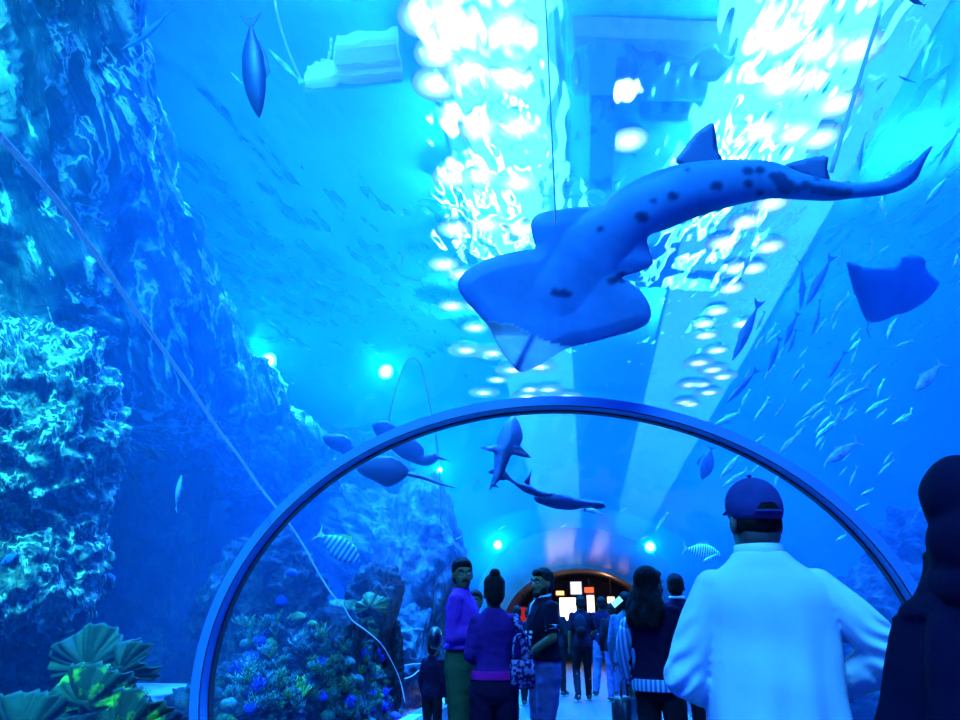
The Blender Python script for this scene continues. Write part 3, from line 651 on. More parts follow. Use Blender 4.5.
# the big spotted wedgefish over the rib
WF = [(518, 371), (507, 359), (497, 344), (489, 328), (478, 314), (464, 299), (458, 286), (461, 276), (472, 266), (488, 259), (508, 253), (524, 250), (535, 248), (533, 238), (531, 224), (538, 214), (556, 210), (578, 207), (600, 206), (612, 195), (640, 178), (668, 167), (700, 161), (745, 159), (775, 162), (800, 172), (830, 180), (855, 183), (882, 180), (903, 169), (918, 157), (933, 145), (924, 163), (916, 180), (900, 191), (878, 196), (858, 198), (830, 201), (800, 200), (770, 199), (738, 205), (700, 216), (668, 229), (648, 237), (650, 252), (653, 263), (644, 270), (630, 274), (622, 278), (634, 285), (645, 296), (651, 310), (649, 322), (636, 330), (612, 337), (588, 343), (568, 348), (552, 357), (538, 366), (526, 371)]
AX = [(518, 369, 2), (540, 335, 14), (560, 290, 32), (590, 250, 33), (630, 215, 26), (690, 190, 24), (750, 181, 21), (800, 187, 13), (850, 191, 7), (890, 186, 5), (930, 150, 2)]
def wf_depth(x, y): return 4.15 + 0.0022 * (x - 560) * (1 if x > 560 else 0.4) + 0.0012 * (330 - y)
def wf_thick(x, y, d):
    px2m = wf_depth(x, y) / F_PX; best = 0
    for (a, b) in zip(AX[:-1], AX[1:]):
        ax = np.array(a[:2], float); bx = np.array(b[:2], float); ab = bx - ax; t = float(np.clip(((np.array([x, y]) - ax) @ ab) / (ab @ ab), 0, 1))
        r = a[2] + (b[2] - a[2]) * t; q = ax + ab * t; dd = math.hypot(x - q[0], y - q[1]); k = min(1, max(0, (q[1] - 205) / 50.0)); c_ = (r * r - dd * dd) ** 0.5 * 0.8 if dd < r else 0; best = max(best, c_ * (1 - k) + k * 0.30 * r * math.exp(-(dd / (1.25 * r)) ** 2))
    rim = min(d, 14) ** 0.6 * 1.3
    return max(rim, min(best, 2.6 * d + 1)) * px2m
SP = [(643, 220, 4), (652, 203, 2.5), (671, 198, 4.5), (714, 188, 5), (745, 173, 4.5), (745, 186, 4), (757, 172, 4), (757, 194, 3), (686, 171, 2), (776, 180, 7), (783, 188, 8), (795, 190, 4), (803, 187, 5), (812, 190, 5), (820, 191, 5), (830, 192, 5), (838, 193, 4), (846, 193, 4), (816, 179, 3), (770, 178, 4), (556, 292, 4), (563, 293, 4.5), (569, 294, 3), (640, 218, 5), (622, 277, 6), (612, 281, 4), (600, 230, 3)]
def wf_col(x, y, front):
    base = (0.08, 0.32, 0.6) if front else (0.06, 0.14, 0.22)
    if not front and not (y > 335 and x < 570): return base
    for sx_, sy_, r in SP:
        d = math.hypot((x - sx_) / 1.25, y - sy_) + 1.3 * mnoise.noise(Vector((x * 0.25, y * 0.25, 1)))
        if d < r + 1.5: base = tuple(b_ + (c_ - b_) * min(1, (r + 1.5 - d) / 3.0) for b_, c_ in zip(base, (0.02, 0.05, 0.16)))
    # pale snout with a dark keel
    if y > 333 + 0.3 * (x - 530) - 3 * math.sin((x - 495) / 12.0) and x < 570:
        k = abs((x - 516) * 38 - (370 - y) * 19) / 42.5
        k = min(1, max(0, (k - 1.5) / 3.0)); return tuple(a_ + (c_ - a_) * k for a_, c_ in zip((0.06, 0.2, 0.45), (0.95, 1.0, 1.0)))
    g = 1 + 0.25 * mnoise.noise(Vector((x * 0.02, y * 0.03, 4)))
    return tuple(v * g for v in base)
M_wf = skin_mat('wedgefish_skin')
_n = M_wf.node_tree.nodes; _l = M_wf.node_tree.links; _tr = _n.new('ShaderNodeBsdfTranslucent'); _mx = _n.new('ShaderNodeMixShader'); _sp = _n.new('ShaderNodeSeparateColor'); _mr = _n.new('ShaderNodeMapRange')
_vc = [q for q in _n if q.type == 'VERTEX_COLOR'][0]; _l.new(_vc.outputs[0], _sp.inputs[0]); _l.new(_sp.outputs[0], _mr.inputs[0]); _mr.inputs[1].default_value = 0.3; _mr.inputs[2].default_value = 0.9; _mr.inputs[4].default_value = 0.75
_tp = _n.new('ShaderNodeBsdfTransparent'); _m2 = _n.new('ShaderNodeMixShader'); _m2.inputs[0].default_value = 0.3; _l.new(_tr.outputs[0], _m2.inputs[1]); _l.new(_tp.outputs[0], _m2.inputs[2]); _l.new(_vc.outputs[0], _tr.inputs[0]); _l.new(_mr.outputs[0], _mx.inputs[0]); _l.new(_n['Principled BSDF'].outputs[0], _mx.inputs[1]); _l.new(_m2.outputs[0], _mx.inputs[2]); _l.new(_mx.outputs[0], _n['Material Output'].inputs['Surface'])
shark, an, _ = animal('wedgefish', (600, 270), WF, wf_depth, wf_thick, M_wf, 'big dark-spotted ray-like shark with a pale snout gliding overhead, largest animal', 'shark', step=2.4, n=3, colour=wf_col)
M_fin = mat('fin_skin', (0.12, 0.24, 0.42), 0.5, col2=(0.09, 0.2, 0.38), scale=5)
fin('dorsal_fin', shark, [(676, 163), (684, 148), (694, 135), (704, 127), (713, 123), (716, 135), (718, 150), (722, 163), (700, 168)], lambda x, y: wf_depth(x, y) + 0.06, an, M_fin)
fin('dorsal_fin', shark, [(784, 166), (800, 160), (815, 157), (828, 157), (827, 168), (829, 182), (805, 176)], lambda x, y: wf_depth(x, y) + 0.03, an, M_fin)

M_dsk = mat('dark_ray_skin', (0.008, 0.03, 0.12), 0.6, col2=(0.006, 0.022, 0.1), scale=4)
M_msk = mat('mid_ray_skin', (0.05, 0.32, 0.7), 0.5, col2=(0.035, 0.27, 0.62), scale=4)
def flat(dp, kx=0.0, ky=0.0, x0=0, y0=0): return lambda x, y: dp + kx * (x - x0) + ky * (y - y0)
def lens(dp, tpx, r=1.0): return lambda x, y, d: min(tpx, tpx * math.sin(min(1, d / (tpx * 2.5)) * PI / 2)) * dp / F_PX
# eagle ray, right
MR = [(847, 264), (853, 262), (862, 266), (878, 268), (895, 266), (901, 257), (911, 255), (922, 256), (926, 261), (926, 268), (933, 276), (940, 282), (934, 293), (925, 302), (910, 311), (896, 315), (883, 321), (870, 323), (866, 320), (859, 305), (852, 285)]
e, an2, _ = animal('eagle_ray', (890, 290), MR, flat(7.0, 0.008, 0.006, 890, 290), lens(7.0, 7), M_msk, 'wide blue ray with blunt head flying high at the right of the tank', 'ray', step=4, n=3)
bm = bmesh.new(); tube(bm, [P(869, 321, 6.9) - an2, P(867, 330, 6.9) - an2, P(871, 338, 6.9) - an2], [0.012, 0.008, 0.003], 6); bm_obj('tail', bm, M_msk, e)
# rays behind the rib, left
R1 = [(357, 468), (372, 458), (390, 456), (403, 463), (409, 471), (405, 478), (396, 484), (386, 487), (374, 481), (362, 475)]
e, an2, _ = animal('stingray', (385, 471), R1, flat(7.0), lens(7.0, 6), M_dsk, 'round dark stingray with a long straight tail just behind the rib', 'ray', step=3, n=3)
bm = bmesh.new(); tube(bm, cat([P(404, 473, 7.0) - an2, P(424, 478, 7.0) - an2, P(440, 484, 7.0) - an2, P(456, 488, 7.0) - an2], 3), [0.026, 0.024, 0.022, 0.02, 0.018, 0.015, 0.012, 0.01, 0.008, 0.005], 6); bm_obj('tail', bm, M_dsk, e)
R2 = [(372, 425), (384, 420), (393, 424), (402, 433), (415, 440), (424, 449), (424, 456), (434, 452), (438, 460), (428, 466), (416, 464), (402, 458), (390, 448), (378, 438)]
e, an2, _ = animal('diver_like_ray', (405, 444), R2, flat(7.5), lens(7.5, 4), M_dsk, 'ragged dark ray partly hidden by the rib above the stingray', 'ray', step=3, n=2)
e.name = 'guitar_ray'
bm = bmesh.new(); tube(bm, [P(436, 457, 7.5) - an2, P(450, 461, 7.5) - an2], [0.02, 0.008], 6); bm_obj('tail', bm, M_dsk, e)
R3 = [(322, 437), (334, 434), (346, 436), (353, 446), (358, 453), (350, 458), (340, 452), (330, 448)]
e, an2, _ = animal('stingray', (340, 445), R3, flat(8.0), lens(8, 4), M_dsk, 'faint blue stingray left of the rib, over the dark rocks', 'ray', step=3, n=2)
bm = bmesh.new(); tube(bm, [P(345, 437, 8) - an2, P(351, 441, 8) - an2], [0.015, 0.008], 6); bm_obj('tail', bm, M_msk, e)
# grey shark seen from below, inside the arch
SH = [(511, 417), (516, 418), (521, 427), (523, 438), (520, 446), (525, 451), (531, 458), (519, 456), (512, 455), (508, 463), (504, 473), (500, 480), (496, 484), (499, 488), (493, 487), (489, 491), (491, 483), (493, 474), (494, 462), (494, 453), (489, 451), (480, 448), (488, 446), (495, 444), (498, 436), (503, 426)]
e, an2, _ = animal('reef_shark', (508, 445), SH, flat(6.9, 0, -0.008, 508, 445), lens(6.9, 8), M_dsk, 'blue shark seen from below, nose up, under the crown of the rib', 'shark', step=3, n=3)
fin('pectoral_fin', e, [(512, 446), (521, 447), (528, 456), (516, 455)], flat(6.85), an2, M_dsk, 0.01, 3, 2)
fin('pelvic_fin', e, [(494, 469), (488, 472), (493, 474)], flat(6.85), an2, M_dsk, 0.008, 3, 2)
# dark guitarfish, nose left
G1 = [(500, 468), (504, 469), (510, 477), (516, 482), (524, 484), (531, 486), (538, 490), (549, 493), (556, 494), (545, 498), (535, 496), (524, 492), (514, 484), (507, 480), (500, 480)]
e, an2, _ = animal('guitarfish', (525, 485), G1, flat(7.6), lens(7.6, 4), M_dsk, 'dark slender shark with raised fin crossing the tail of the blue shark', 'shark', step=2.5, n=2)
fin('dorsal_fin', e, [(524, 482), (529, 475), (532, 468), (530, 480), (529, 485)], flat(7.6), an2, M_dsk, 0.01, 2.5, 2)
G2 = [(534, 496), (545, 493), (562, 494), (575, 498), (588, 500), (601, 502), (606, 507), (598, 509), (585, 508), (572, 510), (556, 509), (543, 505), (536, 502)]
e, an2, _ = animal('guitarfish', (565, 502), G2, flat(9.2), lens(9.2, 5), M_dsk, 'flat dark ray-like fish with pale tail edge, swimming right under the rib crown', 'ray', step=2.5, n=2)
fin('tail_fin', e, [(578, 509), (592, 508), (604, 514), (592, 513)], flat(9.15), an2, mat('pale_fin', (0.6, 0.8, 0.9), 0.5), 0.008, 2.5, 2)

# ------------------------------------------------------------------ fish
M_sil = mat('silver_fish', (0.5, 0.7, 0.8), 0.4, col2=(0.2, 0.4, 0.5), scale=6)
M_blu = mat('blue_and_backlit_fish', (0.04, 0.16, 0.35), 0.5, col2=(0.03, 0.12, 0.3), scale=6)
M_drk = mat('dark_fish', (0.02, 0.05, 0.18), 0.5, col2=(0.015, 0.035, 0.12), scale=6)
M_yel = mat('yellow_fin', (0.6, 0.9, 0.1), 0.5)
def striped_mat(name, c1, c2, sc, ax='X'):
    m = bpy.data.materials.new(name); m.use_nodes = True; n = m.node_tree.nodes; l = m.node_tree.links; b = n['Principled BSDF']
    t = n.new('ShaderNodeTexCoord'); x = n.new('ShaderNodeTexWave'); x.bands_direction = ax; x.inputs['Scale'].default_value = sc; x.inputs['Distortion'].default_value = 1.0
    l.new(t.outputs['Object'], x.inputs[0]); r = n.new('ShaderNodeValToRGB'); l.new(x.outputs['Fac'], r.inputs[0]); r.color_ramp.elements[0].color = (*c1, 1); r.color_ramp.elements[1].color = (*c2, 1); r.color_ramp.elements[0].position = 0.4; r.color_ramp.elements[1].position = 0.6
    l.new(r.outputs[0], b.inputs['Base Color']); b.inputs['Roughness'].default_value = 0.5; return m
def fish_meshes(H=0.24, Wd=0.13, fork=0.16, bend=0.0, belly=1.0):
    """unit length, nose at +x; returns body, tail, dorsal, pectoral"""
    def by(x): return bend * (x * x)
    prof = [(0.5, 0.01), (0.46, 0.22), (0.38, 0.52), (0.26, 0.82), (0.1, 1.0), (-0.08, 0.92), (-0.22, 0.62), (-0.32, 0.34), (-0.39, 0.16), (-0.42, 0.14)]
    bm = bmesh.new(); rings = []
    for x, k in prof:
        rings.append([Vector((x, by(x) + math.cos(a) * Wd / 2 * k, math.sin(a) * H / 2 * k * (belly if math.sin(a) < 0 else 1))) for a in [2 * PI * j / 12 for j in range(12)]])
    ring_loft(bm, rings); body = bpy.data.meshes.new('fish_body'); bm.to_mesh(body); bm.free(); body.polygons.foreach_set('use_smooth', [True] * len(body.polygons))
    def plate(name, pts, th=0.008, horizontal=False, off=0.0):
        bm = bmesh.new()
        f = [bm.verts.new(Vector((x, by(x) + off + (z if horizontal else -th / 2), (-0.01 if horizontal else z)))) for x, z in pts]
        g = [bm.verts.new(Vector((x, by(x) + off + (z if horizontal else th / 2), (-0.01 + th if horizontal else z)))) for x, z in pts]
        bm.faces.new(f[::-1]); bm.faces.new(g); k = len(pts)
        for i in range(k): bm.faces.new((f[i], f[(i + 1) % k], g[(i + 1) % k], g[i]))
        bmesh.ops.recalc_face_normals(bm, faces=bm.faces[:])
        me = bpy.data.meshes.new(name); bm.to_mesh(me); bm.free(); return me
    tail = plate('fish_tail', [(-0.40, 0.02), (-0.47, 0.06), (-0.55, fork), (-0.50, 0.03), (-0.50, -0.03), (-0.55, -fork), (-0.47, -0.06), (-0.40, -0.02)])
    dors = plate('fish_dorsal', [(0.16, H * 0.44), (0.08, H * 0.68), (-0.05, H * 0.6), (-0.24, H * 0.34), (-0.22, H * 0.25), (0.0, H * 0.42)])
    pect = plate('fish_pectoral', [(0.22, Wd * 0.3), (0.12, Wd * 0.95), (0.06, Wd * 0.9), (0.14, Wd * 0.3)], horizontal=True)
    return body, tail, dors, pect
KINDS_ = {'long': fish_meshes(0.21, 0.13, 0.10, 0.12), 'slim': fish_meshes(0.14, 0.09, 0.09, 0.25), 'slim2': fish_meshes(0.155, 0.095, 0.09, -0.25), 'jack': fish_meshes(0.30, 0.13, 0.17, 0.1), 'deep': fish_meshes(0.44, 0.16, 0.2, 0.1), 'shark': fish_meshes(0.20, 0.16, 0.16, 0.5)}
_cache = {}
def fish(kind, nose, tail, d, mt, label, group=None, name='fish', tilt=0.0, roll=0.0, fm=None, c='fish'):
    key = (kind, mt.name, (fm or mt).name)
    if key not in _cache:
        ms = []
        for i, me in enumerate(KINDS_[kind]):
            me = me.copy(); me.materials.append(mt if i == 0 else (fm or mt)); ms.append(me)
        _cache[key] = ms
    while True:      # keep the swimmer in the water, outside the tunnel
        m_ = P(*nose, d)
        if math.hypot((m_.x - TX) / (TA + 0.35), (m_.z - TZ) / (TB + 0.35)) > 1: break
        d *= 1.08
    a = P(nose[0], nose[1], d * (1 - tilt)); b = P(tail[0], tail[1], d * (1 + tilt)); L = (a - b).length / 1.03
    X = (a - b).normalized(); up = UPV.copy() if abs(UPV.dot(X)) < 0.95 else RGT.copy()
    up = Vector((0, 0, 1)) * 0.6 + RGT * (0.35 if nose[0] < tail[0] else -0.35) * roll + UPV * 0.4
    Y = up.cross(X).normalized(); Z = X.cross(Y)
    R = Matrix((X, Y, Z)).transposed().to_4x4()
    o = bpy.data.objects.new(name, _cache[key][0]); COL.objects.link(o); o.matrix_world = Matrix.Translation((a + b) / 2) @ R @ Matrix.Scale(L, 4)
    for nm, me in zip(('tail_fin', 'dorsal_fin', 'pectoral_fin'), _cache[key][1:]):
        q = bpy.data.objects.new(nm, me); COL.objects.link(q); q.parent = o
    tag(o, label, c, group); return o
GS = 'school of slim fish at the right of the tank'; LS = 'slim pale fish swimming in the loose school at the right of the tank'
GD = 'backlit fish, coloured dark, of the school at the right'; LD = 'slender fish coloured dark like a backlit silhouette in the right school'
school_backlit = [((732, 363), (760, 302)), ((726, 404), (757, 370)), ((783, 347), (798, 313)), ((788, 355), (797, 330)), ((768, 373), (780, 338)), ((802, 312), (803, 260)), ((805, 308), (832, 257)), ((827, 380), (845, 352)), ((813, 337), (822, 300))]
school = [((829, 323), (847, 293)), ((885, 341), (898, 315)), ((895, 347), (913, 340)), ((830, 387), (844, 369)), ((825, 396), (853, 372)), ((832, 406), (868, 386)), ((810, 421), (826, 406)), ((803, 418), (828, 399)), ((863, 414), (891, 397)), ((753, 422), (769, 401)), ((813, 440), (840, 417)), ((817, 432), (834, 413)), ((778, 454), (799, 432)), ((784, 450), (796, 438)), ((755, 443), (766, 435)), ((722, 474), (743, 452)), ((870, 264), (874, 238)), ((878, 253), (889, 246)), ((955, 268), (959, 252)), ((721, 478), (742, 452)), ((723, 487), (749, 469)), ((751, 473), (761, 463)), ((715, 426), (743, 411)), ((925, 80), (928, 44)), ((943, 112), (950, 62)), ((875, 92), (885, 79)), ((857, 174), (864, 132)), ((938, 166), (958, 130)), ((853, 512), (869, 503)), ((862, 495), (875, 489)), ((837, 541), (848, 534)), ((902, 535), (924, 524)), ((915, 192), (924, 178)), ((925, 205), (948, 176)), ((850, 352), (862, 338)), ((775, 418), (787, 400)), ((790, 385), (802, 365)), ((742, 275), (752, 250)), ((880, 195), (884, 215)), ((736, 345), (745, 325)), ((835, 268), (843, 248)), ((868, 375), (880, 362)), ((895, 425), (915, 412)), ((703, 562), (720, 553))]
rs = random.Random(3)
for a, b in school_backlit: fish('slim', a, b, rs.uniform(7.5, 9.5), M_blu, LD, GD, roll=rs.uniform(-1, 1))  # backlit fish: their shade is put into a darker skin colour
for i, (a, b) in enumerate(school): fish(rs.choice(['slim', 'slim2']), a, b, rs.uniform(7, 11), M_sil, LS, GS, roll=rs.uniform(-1, 1), tilt=rs.uniform(-.02, .02))
for i in range(34):
    # the faint far ones between
    x = rs.uniform(735, 900); y = rs.uniform(330, 500); 
    if x > 700 + (y - 330) * 1.4 and y > 430: y -= 60
    L_ = rs.uniform(12, 24); a_ = rs.uniform(0.7, 1.25)
    fish(rs.choice(['slim', 'slim2']), (x, y), (x + L_ * math.cos(a_), y - L_ * math.sin(a_)), rs.uniform(9.5, 13), M_sil, LS, GS, roll=rs.uniform(-1, 1))
fish('jack', (915, 392), (941, 363), 6.6, M_sil, 'bright silver fish heading down at the far right, below the eagle ray')
fish('jack', (826, 463), (858, 441), 6.8, M_sil, 'bright curved silver fish just outside the rib, above the cap')
fish('slim', (123, 53), (174, 11), 7.0, M_blu, 'blue fish swimming down to the left near the top of the rock face')
fish('long', (258, 118), (249, 14), 5.5, M_drk, 'large dark fish pointing straight down at the upper left', tilt=0.02)
fish('slim', (268, 50), (302, 84), 7.2, M_sil, 'small pale arched fish left of the floating platform')
fish('slim', (230, 72), (242, 84), 7.2, M_sil, 'tiny pale fish beside the large dark fish')
fish('slim', (897, 76), (915, 83), 9.0, M_blu, 'small dim fish alone high at the upper right')
fish('jack', (905, -4), (925, 6), 6.5, M_drk, 'dark fish half out of view at the top right edge')
fish('deep', (702, 480), (712, 447), 7.5, M_blu, 'dark rounded fish pointing down inside the rib, left of the cap')
fish('deep', (0, 565), (19, 553), 4.6, M_blu, 'blue fish at the left edge in front of the boulder')
fish('jack', (181, 474), (175, 510), 5.0, striped_mat('striped_pale', (0.25, 0.6, 0.7), (0.8, 1.0, 0.95), 6, 'Z'), 'pale striped fish swimming up between the boulder and the rib')
fish('deep', (361, 562), (318, 533), 7.0, striped_mat('banded_fish', (0.35, 0.6, 0.65), (0.04, 0.12, 0.3), 3.2), 'banded fish with a yellow-green tail beside the pale hose', fm=M_yel, name='banded_fish')
fish('deep', (722, 556), (684, 548), 12.5, striped_mat('zebra_fish', (0.7, 0.95, 1.0), (0.03, 0.1, 0.3), 5.0), 'black and pale striped fish beside the shoulder of the white robe', fm=M_sil, name='striped_fish')
fish('slim', (655, 532), (668, 512), 18.0, M_sil, 'pale fish with a forked tail above the ponytailed woman')
fish('slim', (480, 485), (476, 478), 8.0, M_blu, 'tiny dark fish left of the blue shark tail')
for k, (x, y) in enumerate(((455, 540), (620, 512), (498, 530), (560, 528), (640, 540))):
    fish('slim', (x, y), (x + 7, y - 4), 12, M_sil, ['tiny pale fish over the man in the purple sweater', 'tiny pale fish over the lobby doorway, right', 'tiny pale fish over the bun-haired woman', 'tiny pale fish over the man in the dark polo', 'tiny pale fish high over the ponytailed woman'][k])
fish('slim', (402, 268), (404, 243), 8.0, M_sil, 'small pale upright fish alone left of the left lamp row')
# ------------------------------------------------------------------ people
def cloth(name, c, c2=None, **k): return mat(name, c, 0.9, spec=0.06, col2=c2 or tuple(v * 0.75 for v in c), scale=k.pop('scale', 6), bump=k.pop('bump', 0.15), bscale=k.pop('bscale', 22), **k)
M_skin = mat('skin', (0.20, 0.10, 0.04), 0.6, spec=0.2, col2=(0.17, 0.08, 0.033), scale=9)
M_hair = mat('hair_black', (0.006, 0.005, 0.005), 0.8, spec=0.08, col2=(0.01, 0.009, 0.008), scale=30, bump=0.5, bscale=60)
M_eye = mat('eye_white', (0.6, 0.6, 0.6), 0.3); M_iris = mat('eye_dark', (0.01, 0.01, 0.012), 0.2)
M_shoe = mat('shoe_dark', (0.02, 0.02, 0.025), 0.5); M_sole = mat('shoe_sole', (0.6, 0.6, 0.62), 0.6)

def sections(bm, secs, n=20):
    """horizontal rings: (z, rx, ry, cx, cy)"""
    ks = catf([s[0] for s in secs], 4); rx = catf([s[1] for s in secs], 4); ry = catf([s[2] for s in secs], 4); cx = catf([s[3] for s in secs], 4); cyy = catf([s[4] for s in secs], 4)
    ring_loft(bm, [[Vector((cx[i] + rx[i] * math.copysign(abs(math.cos(a)) ** 0.85, math.cos(a)), cyy[i] + ry[i] * math.copysign(abs(math.sin(a)) ** 0.9, math.sin(a)), ks[i])) for a in [2 * PI * j / n for j in range(n)]] for i in range(len(ks))])
def limb(bm, pts, rad, n=14):
    tube(bm, cat(pts, 5), catf(rad, 5), n)
    ball(bm, pts[0], rad[0]); ball(bm, pts[-1], rad[-1])

POSE = dict(sl=(-0.160, 0, 1.395), sr=(0.160, 0, 1.395), el=(-0.215, -0.02, 1.12), er=(0.215, -0.02, 1.12), wl=(-0.215, 0.06, 0.88), wr=(0.215, 0.06, 0.88),
            hl=(-0.09, 0, 0.90), hr=(0.09, 0, 0.90), kl=(-0.10, 0.015, 0.49), kr=(0.10, 0.015, 0.49), al=(-0.11, -0.01, 0.08), ar=(0.11, -0.01, 0.08), fl=0.15, fr=-0.15,
            head_turn=0.0, head_tilt=0.0, hdl=None, hdr=None, curl=0.6)
def hand(bm, wrist, fore, side, curl=0.6, palm=None):
    """five-fingered hand; fore: direction of the hand, side: +1 right hand, -1 left"""
    d = Vector(fore).normalized(); nrm = Vector(palm) if palm else Vector((-side, 0, 0.0))
    nrm = (nrm - d * nrm.dot(d)).normalized(); s = d.cross(nrm).normalized() * side   # s points to the thumb side
    R = Matrix((s, d, nrm)).transposed()
    ball(bm, Vector(wrist) + d * 0.05, (0.040, 0.052, 0.016), R, 12, 8)
    for k, (o, L) in enumerate(((0.030, 0.070), (0.011, 0.080), (-0.009, 0.075), (-0.028, 0.058))):
        p = Vector(wrist) + d * 0.085 + s * o; pts = [p - d * 0.03, p]; a = 0.0; q = p
        for j in range(3):
            a += curl * (0.55 + 0.12 * k * 0.5); q = q + (d * math.cos(a) + nrm * math.sin(a)) * L * (0.42, 0.32, 0.26)[j]; pts.append(q)
        tube(bm, pts, [0.010, 0.0098, 0.009, 0.0082, 0.0065], 8); ball(bm, pts[-1], 0.0068, None, 8, 6)
    p = Vector(wrist) + d * 0.025 + s * 0.028; q1 = p + s * 0.026 + d * 0.022 + nrm * 0.01; q2 = q1 + s * 0.006 + d * 0.028 + nrm * 0.014; q3 = q2 + d * 0.022 + nrm * 0.014 - s * 0.004
    tube(bm, [p - s * 0.01, p, q1, q2, q3], [0.012, 0.013, 0.0115, 0.010, 0.007], 8); ball(bm, q3, 0.0075, None, 8, 6)
def head_frame(p, hz=1.62):
    return Matrix.Translation((0, p.get('head_y', 0.0), -0.045)) @ Matrix.Translation((0, 0, 1.5)) @ Matrix.Rotation(p['head_turn'], 4, 'Z') @ Matrix.Rotation(p['head_tilt'], 4, 'X') @ Matrix.Translation((0, 0, -1.5))
def xf(bm, verts, M): bmesh.ops.transform(bm, matrix=M, verts=verts)
def person(name, label, px, ytop, Y, heading, pose=None, top=None, bottom=None, hair='short', detail=1.0, woman=False, group=None, w=1.0, extra=None, beard=0):
    p = dict(POSE); p.update(pose or {})
    st = Y; Y = (st - CAM.z) / (PY(px, ytop, 1.0).z - CAM.z); base = PY(px, 620, Y); sc = st / 1.725
    root = empty('person', (base.x, base.y, 0.0), heading, sc); tag(root, label, 'person', group)
    vx = 0.011 / detail
    # --- body: one continuous skin
    bm = bmesh.new(); sh = 0.93 if woman else 1.0
    sections(bm, [(0.83, 0.10, 0.08, 0, 0), (0.90, 0.16, 0.105, 0, -0.01), (0.97, 0.165, 0.11, 0, 0), (1.09, 0.135 * (0.93 if woman else 1), 0.095, 0, 0.01), (1.22, 0.15, 0.11, 0, 0.01), (1.34, 0.145, 0.10, 0, 0), (1.41, 0.115, 0.075, 0, -0.01), (1.47, 0.06, 0.055, 0, -0.01)])
    hy = p.get('head_y', 0.0)
    limb(bm, [(0, -0.01, 1.42), (0, hy * 0.5, 1.49), (0, hy + 0.01, 1.56)], [0.062, 0.054, 0.056])
    for s, a, b, c, hd in ((-1, p['sl'], p['el'], p['wl'], p['hdl']), (1, p['sr'], p['er'], p['wr'], p['hdr'])):
        a, b, c = Vector(a), Vector(b), Vector(c); a.x *= sh
        a = a + Vector((-0.012 * s, 0, -0.012)); limb(bm, [a, a.lerp(b, 0.45), b], [0.042, 0.042, 0.036]); limb(bm, [b, b.lerp(c, 0.35), c], [0.038, 0.038, 0.026])
        fd = Vector(hd[0]) if hd else (c - b); pal = hd[1] if hd else None
        hand(bm, c, fd, s, p['curl'], pal)
    for s, a, b, c in ((-1, p['hl'], p['kl'], p['al']), (1, p['hr'], p['kr'], p['ar'])):
        a, b, c = Vector(a), Vector(b), Vector(c)
        limb(bm, [a, a.lerp(b, 0.5), b], [0.088, 0.075, 0.054]); limb(bm, [b, b.lerp(c, 0.35) + Vector((0, -0.012, 0)), c], [0.054, 0.053, 0.036])
        toe = Vector((math.sin(p['fr' if s > 0 else 'fl'] * -1) * 0.15, 0.15, -0.045))
        limb(bm, [c + Vector((0, -0.03, -0.035)), c + toe * 0.6 + Vector((0, 0, -0.005)), c + toe], [0.036, 0.036, 0.026])
    HM = head_frame(p); nv = len(bm.verts); bm.verts.ensure_lookup_table(); before = set(bm.verts)
    ball(bm, (0, -0.012, 1.665), (0.077, 0.095, 0.100), None, 24, 18)        # skull
    ball(bm, (0, 0.030, 1.600), (0.060, 0.066, 0.080), None, 20, 14)         # face
    ball(bm, (0, 0.058, 1.555), (0.034, 0.034, 0.026), None, 12, 8)          # chin
    ball(bm, (0, 0.075, 1.668), (0.052, 0.022, 0.014), None, 12, 8)          # brow
    tube(bm, [(0, 0.082, 1.660), (0, 0.098, 1.635), (0, 0.108, 1.614), (0, 0.094, 1.603)], [0.008, 0.011, 0.015, 0.012], 8)   # nose
    for s in (-1, 1):
        ball(bm, (s * 0.036, 0.070, 1.615), (0.022, 0.02, 0.018), None, 10, 8)
        ball(bm, (s * 0.080, -0.008, 1.630), (0.011, 0.020, 0.032), Matrix.Rotation(0.25 * s, 3, 'Z'), 10, 8)   # ears
        ball(bm, (s * 0.010, 0.112 - 0.016, 1.609), (0.010, 0.010, 0.008), None, 8, 6)
    ball(bm, (0, 0.088, 1.581), (0.024, 0.011, 0.006), None, 10, 6); ball(bm, (0, 0.086, 1.572), (0.020, 0.012, 0.007), None, 10, 6)   # lips
    xf(bm, [v for v in bm.verts if v not in before], HM)
    new_obj('body', merged(bm, vx, 3), M_skin, root)
    def hp(name, shapes, mt, vox=None, sm=2):
        bm = bmesh.new(); shapes(bm); xf(bm, bm.verts[:], HM)
        if vox: return new_obj(name, merged(bm, vox, sm), mt, root)
        return bm_obj(name, bm, mt, root)
    for s in (-1, 1):
        hp('eye', lambda bm: (ball(bm, (s * 0.031, 0.083, 1.647), (0.013, 0.008, 0.007), None, 10, 8)), M_eye)
        hp('iris', lambda bm: (ball(bm, (s * 0.031, 0.0895, 1.647), (0.0055, 0.004, 0.0055), None, 8, 6)), M_iris)
        hp('eyebrow', lambda bm: (tube(bm, [(s * 0.014, 0.094, 1.670), (s * 0.032, 0.093, 1.676), (s * 0.052, 0.080, 1.670)], [0.004, 0.0055, 0.003], 6)), M_hair)
    if beard:
        hp('beard', lambda bm: (ball(bm, (0, 0.058, 1.545), (0.045, 0.040, 0.030)), ball(bm, (0.045, 0.025, 1.575), (0.022, 0.04, 0.04)), ball(bm, (-0.045, 0.025, 1.575), (0.022, 0.04, 0.04))) if beard > 1 else None, M_hair, 0.007) if beard > 1 else None
        hp('moustache', lambda bm: tube(bm, [(-0.027, 0.088, 1.588), (0, 0.102, 1.594), (0.027, 0.088, 1.588)], [0.005, 0.007, 0.005], 6), M_hair)
